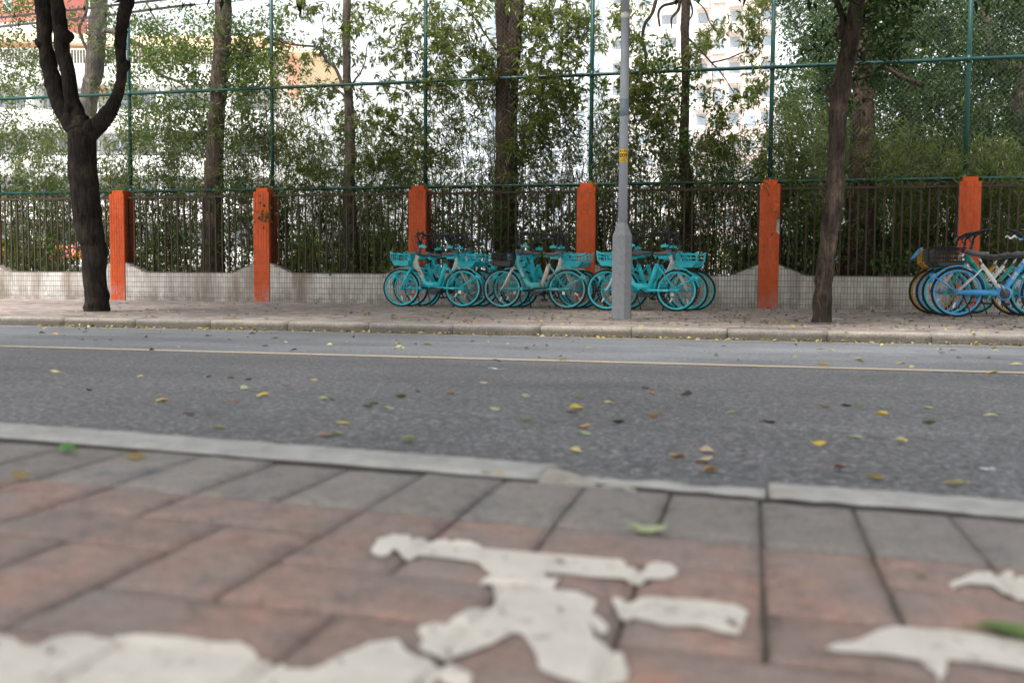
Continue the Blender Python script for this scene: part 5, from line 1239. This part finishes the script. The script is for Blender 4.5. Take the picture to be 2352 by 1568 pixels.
def street_bike(label, rear, front, Y, c, opt, group):
    """plain step through hire bike with a straight down tube and a chain case"""
    a, f_ = bx(rear, Y, 675), None
    face = 1 if front > rear else -1; wbh = .54
    t = thing('bicycle', label, 'bicycle', ((a+wbh) if face > 0 else bx(front, Y, 675)+wbh, Y, 0), 0 if face > 0 else math.pi, group); t.rotation_euler = (opt.get('lean', .04), 0, t.rotation_euler.z)
    fr, rim, wt = opt['frame'], opt['rim'], opt['trim']
    sc = 1.06; WZ = WR*sc
    rw = wheel(t, -wbh, WZ, rim); fw = wheel(t, wbh, WZ, rim); rw.scale = fw.scale = (sc,)*3
    def mk(name, fn, mat, parent=t, smooth=True):
        b = MB(); fn(b); return b.build(name, M[mat], parent, smooth)
    bbx = .015
    mk('chain_case', lambda b: (side_plate(b, [(-.56, .335), (-.40, .365), (-.14, .36), (-.045, .375), (-.02, .27), (-.10, .285), (-.42, .30), (-.56, .30)], -.07, -.045), b.lathe([(.001, -.078), (.085, -.078), (.094, -.06), (.085, -.04), (.001, -.04)], (bbx, 0, .315), 24, 'y')), fr)
    mk('chain_disc', lambda b: b.lathe([(.001, -.083), (.066, -.083), (.066, -.076)], (bbx, 0, .315), 20, 'y'), 'dgrey')
    mk('frame', lambda b: (b.tube([(-.26, 0, .685), (-.03, 0, .37), (bbx, 0, .315)], [.024, .027, .03], 12), b.tube([(-.235, 0, .65), (-.36, .05, .52), (-.53, .05, .34)], .010, 8), b.tube([(-.235, 0, .65), (-.36, -.05, .52), (-.53, -.05, .34)], .010, 8), b.tube([(.27, 0, .86), (.33, 0, .70)], .028, 12), b.tube([(.30, 0, .80), (.20, 0, .655)], .034, 12)), wt)
    mk('down_tube', lambda b: b.tube([(.235, 0, .705), (.05, 0, .40), (bbx, 0, .33)], [.036, .036, .034], 12), opt.get('down', fr))
    mk('fork', lambda b: [b.tube([(.335, y*.5, .70), (.36, y, .66), (.45, y, .50), (wbh, y, .32)], [.02, .02, .016, .012], 10) for y in (-.055, .055)], wt)
    def ff(b): band.c = (wbh, 0, WZ); band(b, arc(wbh, WZ, .350, 60, 192, 20), .06, .003); [b.tube([(wbh, y, .32), (wbh-.33, y*.5, .27)], .007, 6) for y in (-.04, .04)]
    def rf(b): band.c = (-wbh, 0, WZ); band(b, arc(-wbh, WZ, .352, 0, 160, 26), .06, .003); [b.tube([(-.56, y, .34), (-.70, y, .44), (-.82, y*.8, .52)], .010, 6) for y in (-.045, .045)]; side_plate(b, [(-.80, .53), (-.83, .57), (-.885, .55), (-.865, .50), (-.90, .44), (-.87, .45), (-.83, .50)], -.03, .03)
    mk('front_fender', ff, fr); mk('rear_fender', rf, fr)
    mk('seat_post', lambda b: b.tube([(-.25, 0, .67), (-.30, 0, .79)], .014, 10), 'chrome')
    s_ = link('seat', MC['saddle'], t, (-.02, 0, -.02))
    tp = Vector((.235, 0, .96))
    mk('stem', lambda b: b.tube([(.275, 0, .85), (.235, 0, .98)], [.022, .018], 12), 'black')
    hb_ = mk('handlebar', lambda b: b.tube(catmull([Vector(p) for p in [(.13, -.30, 1.12), (.20, -.22, 1.10), (.25, -.10, 1.03), (.235, 0, .985), (.25, .10, 1.03), (.20, .22, 1.10), (.13, .30, 1.12)]], 4), .012, 8), 'black')
    for sg in (-1, 1):
        mk('grip', lambda b: b.tube([(.18, sg*.25, 1.108), (.09, sg*.33, 1.135)], .019, 10), 'black', hb_)
        mk('brake_lever', lambda b: b.tube([(.24, sg*.17, 1.08), (.245, sg*.24, 1.06), (.16, sg*.34, 1.09)], [.012, .007, .006], 6), 'black', hb_)
    bm_ = opt['basket']
    x0, x1 = .36, .72
    def bw(b):
        for z, e, r_ in ((.72, 0, .008), (.78, .01, .005), (.84, .018, .005), (.90, .026, .009)):
            q = [(x0-e*.3, -.17-e, z), (x1+e, -.17-e, z), (x1+e, .17+e, z), (x0-e*.3, .17+e, z)]
            for i in range(4): b.tube([q[i], q[(i+1) % 4]], r_, 6)
        for k in range(9): u = k/8; [b.tube([(x0+(x1-x0)*u, sg*.17, .72), (x0+(x1-x0)*u+.02*(u-.2), sg*.196, .90)], .005, 5) for sg in (-1, 1)]
        for k in range(8): y = -.17+.34*k/7; b.tube([(x1, y, .72), (x1+.026, y*1.15, .90)], .005, 5)
    bo = mk('basket', lambda b: side_plate(b, [(x0, .735), (x1, .735), (x1-.05, .665), (x0+.03, .655)], -.17, .17), opt.get('tray', 'black'), t, False)
    mk('basket_wires', bw, bm_, bo, False)
    if opt.get('panel'): mk('solar_panel', lambda b: side_plate(b, [(x1-.02, .93), (x1+.10, .78), (x1+.12, .79), (x1-.0, .945)], -.15, .15), 'blue', bo, False)
    mk('crank', lambda b: (b.tube([(bbx, -.095, .315), (bbx-.06, -.105, .46)], [.013, .01], 8), b.tube([(bbx, .095, .315), (bbx+.06, .105, .17)], [.013, .01], 8)), 'chrome')
    for sg in (-1, 1): mk('pedal', lambda b: b.box((bbx+sg*.06-.045, sg*.13-.04, .315-sg*.145-.014), (bbx+sg*.06+.045, sg*.13+.04, .315-sg*.145+.014)), 'black', t, False)
    mk('kickstand', lambda b: b.tube([(-.48, -.06, .30), (-.42, -.15, .12), (-.39, -.19, .01)], .009, 8), 'black')
    if opt.get('text'):
        me = text_mesh(opt['text'], .052, .001); me.materials.clear(); me.materials.append(M['white_ink']); o = link('lettering', me, t)
        o.location = (.135, -.0375, .54); o.rotation_euler = (math.pi/2, -math.atan2(.305, .185), 0)
    return t
G2 = 'hire bikes parked at the right edge'
street_bike('blue and white hire bike facing right, nearest the street at the right edge', 2198, 2400, 14.0, None, dict(frame='blue', rim='blue', trim='bwhite', down='blue', basket='black', text='\u54c8\u5570'), G2)
street_bike('teal hire bike facing left with a black basket, right behind the blue and white one', 2340, 2176, 14.4, None, dict(frame='mint', rim='teal', trim='mint', down='mint', basket='black'), G2)
street_bike('blue hire bike facing left, third from the street at the right edge', 2330, 2160, 14.85, None, dict(frame='blue', rim='blue', trim='bwhite', down='bwhite', basket='black'), G2)
street_bike('yellow hire bike facing left, furthest left wheel of the right hand group', 2318, 2142, 15.3, None, dict(frame='byellow', rim='byellow', trim='byellow', down='byellow', basket='byellow', tray='byellow', panel=True), G2)
street_bike('teal and white hire bike facing right, its front wheel cut by the right edge', 2236, 2400, 15.75, None, dict(frame='mint', rim='teal', trim='bwhite', down='bwhite', basket='byellow'), G2)

# ------------------------------------------------------------------ fallen leaves
LC = {'pale green': (.28,.33,.17), 'pale yellow': (.50,.44,.20), 'yellow': (.44,.32,.04), 'orange': (.36,.20,.06), 'dark green': (.02,.06,.015), 'green': (.09,.14,.04), 'dark brown': (.06,.04,.02), 'brown': (.16,.09,.05), 'tan': (.36,.28,.19), 'reddish brown': (.17,.09,.075), 'white': (.75,.75,.75), 'bright green': (.035,.13,.012), 'olive': (.17,.12,.02)}
for k, c in LC.items(): M['L_'+k] = simple('fallen_'+k.replace(' ', '_'), c, .5, .2, 60, wear=.6, wearc=tuple(x*.6 for x in c))
def fallen_mesh(L, W, curl, cup, tw, mat, seed=0.):
    b = MB(); n, m_ = 10, 6; vs = []
    for i in range(n+1):
        s = i/n; w_ = W*.5*(math.sin(math.pi*min(1, s**.8))**.75)*(1 if s < .85 else 1-(s-.85)*1.5)+.0004
        ang = curl*(s-.5)
        for j in range(m_+1):
            t = j/m_*2-1; y = t*w_*math.cos(cup*.7*abs(t)); z = abs(t)**1.5*w_*math.sin(cup)+tw*(s-.5)*t*w_
            x = (s-.5)*L; R_ = L/curl if abs(curl) > .01 else None
            if R_: xx = math.sin(ang)*R_; zz = (1-math.cos(ang))*R_
            else: xx, zz = x, 0
            vs.append((xx-math.sin(ang)*z, y, zz+math.cos(ang)*z+.004*L/.07*nv(x, y, 0, 40, seed)))
    fs = [(i*(m_+1)+j, i*(m_+1)+j+1, (i+1)*(m_+1)+j+1, (i+1)*(m_+1)+j) for i in range(n) for j in range(m_)]
    b.add(vs, fs); mn = min(v[2] for v in b.v); b.v = [(x, y, z-mn) for x, y, z in b.v]
    b.tube([(-L*.5*math.cos(curl*.5)*.98, 0, .004), (-L*.5*math.cos(curl*.5)-L*.16, .004, .003)], .0008, 4)
    return b.mesh('fallen_leaf', mat, True)
FL = [(127,857,20,'pale yellow'),(322,867,18,'pale yellow'),(480,867,13,'green'),(530,872,6,'dark brown'),(570,874,11,'reddish brown'),(637,880,10,'reddish brown'),(658,888,14,'reddish brown'),(723,874,9,'yellow'),(205,899,8,'dark brown'),
 (372,924,28,'yellow'),(561,894,28,'pale green'),(604,913,34,'yellow'),(541,925,22,'reddish brown'),(433,954,17,'dark brown'),(503,986,22,'pale green'),(742,920,24,'pale green'),(762,919,22,'dark brown'),(843,937,22,'dark green'),(860,929,22,'dark green'),(892,943,12,'pale green'),
 (920,914,26,'green'),(963,901,18,'green'),(789,974,20,'yellow'),(774,1000,26,'pale green'),(747,1004,26,'tan'),(943,1016,40,'pale green'),(1033,908,13,'orange'),(1110,882,10,'tan'),(1136,942,18,'pale green'),(1147,848,34,'white'),(1207,913,20,'pale green'),(1205,971,38,'pale green'),
 (1331,915,19,'green'),(1324,943,32,'yellow'),(1316,950,14,'dark brown'),(1342,986,25,'orange'),(1340,999,13,'pale green'),(1398,928,20,'pale yellow'),(1421,973,22,'dark green'),(1501,962,30,'brown'),(1496,956,14,'green'),(1497,906,10,'orange'),(1483,894,16,'green'),(1576,911,27,'dark brown'),
 (1624,1041,26,'tan'),(1618,1062,44,'tan'),(1554,1051,24,'orange'),(1676,952,22,'pale green'),(1766,974,30,'dark brown'),(1882,1022,26,'yellow'),(1893,937,27,'tan'),(1945,934,10,'dark brown'),(1973,937,17,'green'),(2026,957,27,'yellow'),(2132,940,13,'pale green'),(2131,974,10,'green'),
 (2277,958,27,'pale yellow'),(2070,1019,20,'pale yellow'),(2012,1101,32,'olive'),(2192,1116,42,'pale yellow'),(1920,1077,30,'reddish brown'),(1967,1007,12,'pale green'),(2138,975,8,'green'),(1320,1040,8,'pale yellow'),(1627,1085,12,'orange'),(2252,1077,14,'white')]
byc = {}
for q in FL: byc.setdefault(q[3], []).append(q)
for c in byc: byc[c].sort()
ords = ['leftmost', 'second from left', 'third from left', 'fourth from left', 'fifth from left', 'sixth from left', 'seventh from left', 'eighth from left', 'ninth from left', 'tenth from left', 'eleventh from left', 'twelfth from left', 'thirteenth from left', 'fourteenth from left', 'fifteenth from left']
for i, (x, y, w_, c) in enumerate(FL):
    p = on_road(x, y); d = (p-CAMP).length; L = max(.03, w_*1.12*d/FPX); 
    rk = byc[c].index((x, y, w_, c)); sz = 'tiny' if w_ < 14 else 'small' if w_ < 26 else 'large'
    if c == 'white': lb = 'flat white scrap on the asphalt just beyond the middle of the road' if x < 1500 else 'tiny white scrap on the asphalt near the right edge'; nm, ct = 'paper_scrap', 'paper scrap'
    else: lb = f'{sz} {c} leaf lying on the asphalt, {ords[rk]} of the {c} ones'; nm, ct = 'fallen_leaf', 'leaf'
    cu_ = random.choice([-1.4, -1.0, -.7, .6, .9, 1.2, 1.5])
    me = fallen_mesh(L, L*random.uniform(.42, .6) if c != 'white' else L*.35, cu_ if c != 'white' else .05, random.uniform(.5, 1.15)*(1 if cu_ > 0 else -1) if c != 'white' else .03, random.uniform(-1, 1), M['L_'+c], i*3.1)
    o = link(nm, me); tl_ = random.uniform(-.5, .5) if nm == 'fallen_leaf' else 0; o.location = (p.x, p.y, zroad(p.y)+.001+abs(tl_)*L*.22); o.rotation_euler = (tl_, random.gauss(0, .08), random.uniform(-.5, .5)+(math.pi if random.random() < .5 else 0))
    tag(o, lb, ct, 'fallen leaves on the road' if nm == 'fallen_leaf' else None)
NL = [(155,1040,64,'bright green','domed bright green leaf on the grey bricks at the left',-1.9,-1.2),(312,1056,44,'olive','curled brown and yellow leaf on the grey bricks at the left',-1.3,-1.0),(50,1099,44,'olive','crumpled brown leaf on the joint at the far left edge',-.9,-.8),(340,1030,20,'orange','tiny tan leaf wedged by the kerb gap at the left',.6,.1),
 (1487,1227,86,'pale green','pale green boat shaped leaf upturned on the brick joint in the middle',1.7,.3),(1810,1142,50,'tan','orange tan leaf leaning on the near kerb at the right',-.7,.2),(1137,1094,50,'tan','tan leaf in the kerb gap near the broken kerb',-.6,.2),(2345,1466,150,'green','large green leaf on the white marking at the right edge',1.0,.5),(2117,1325,22,'olive','tiny olive leaf on a red brick near the right edge',.8,.4)]
for i, (x, y, w_, c, lb, cu, cup) in enumerate(NL):
    p = on_near(x, y); d = (p-CAMP).length; L = w_*1.15*d/FPX
    me = fallen_mesh(L, L*.5, cu, cup, .4, M['L_'+c], 50+i*3.); o = link('fallen_leaf', me); o.location = (p.x, p.y, (brick_height(p.x, p.y) if p.y < 1.16 else zn(p.x))+.002); o.rotation_euler = (0, -NB, random.uniform(-.3, .3)); tag(o, lb, 'leaf', 'fallen leaves on the near pavement')
# pale grit specks on the near bricks
# leaf litter: far kerb foot, far pavement, road shoulder
P, r = [], []
for i in range(2600):
    u = random.random()
    if u < .20: y = YK-.01-abs(random.gauss(0, .035)); x = random.uniform(-.70*y-1, .30*y+1); z = zroad(y)+.014
    elif u < .245: y = random.uniform(YL-.3, YK-.05); x = random.uniform(-.70*y-1, .30*y+1); z = zroad(y)+.012
    else:
        y = random.uniform(YK+.02, D-.05); x = random.uniform(-.70*y-1, .30*y+1)
        if random.random() > (.28 if x < -4 else .65 if x < -1 else 1.): continue
        z = .012
    P.append((x, y, z)); r.append(random.random())
P = np.array(P); n = len(P); r = np.array(r)
d = unit(rng.normal(size=(n, 3))*[1, 1, .18]); v, tt = leaf_arrays(P, d, rng.uniform(.03, .075, n), rng.uniform(.02, .036, n), .22, unit(rng.normal(size=(n, 3))*.35+[0, 0, 1]))
M['litter'] = attr_ramp_mat('leaf_litter', [(0, (.05,.035,.02)), (.25, (.10,.12,.03)), (.45, (.32,.28,.10)), (.7, (.50,.42,.14)), (.85, (.46,.30,.04)), (1, (.36,.38,.20))], .6)
o = leaf_object('leaf_litter', v, tt, r, M['litter']); tag(o, 'scattered yellow and brown leaf litter along the far kerb and pavement', 'leaf litter', None, 'stuff')
#==PART4==
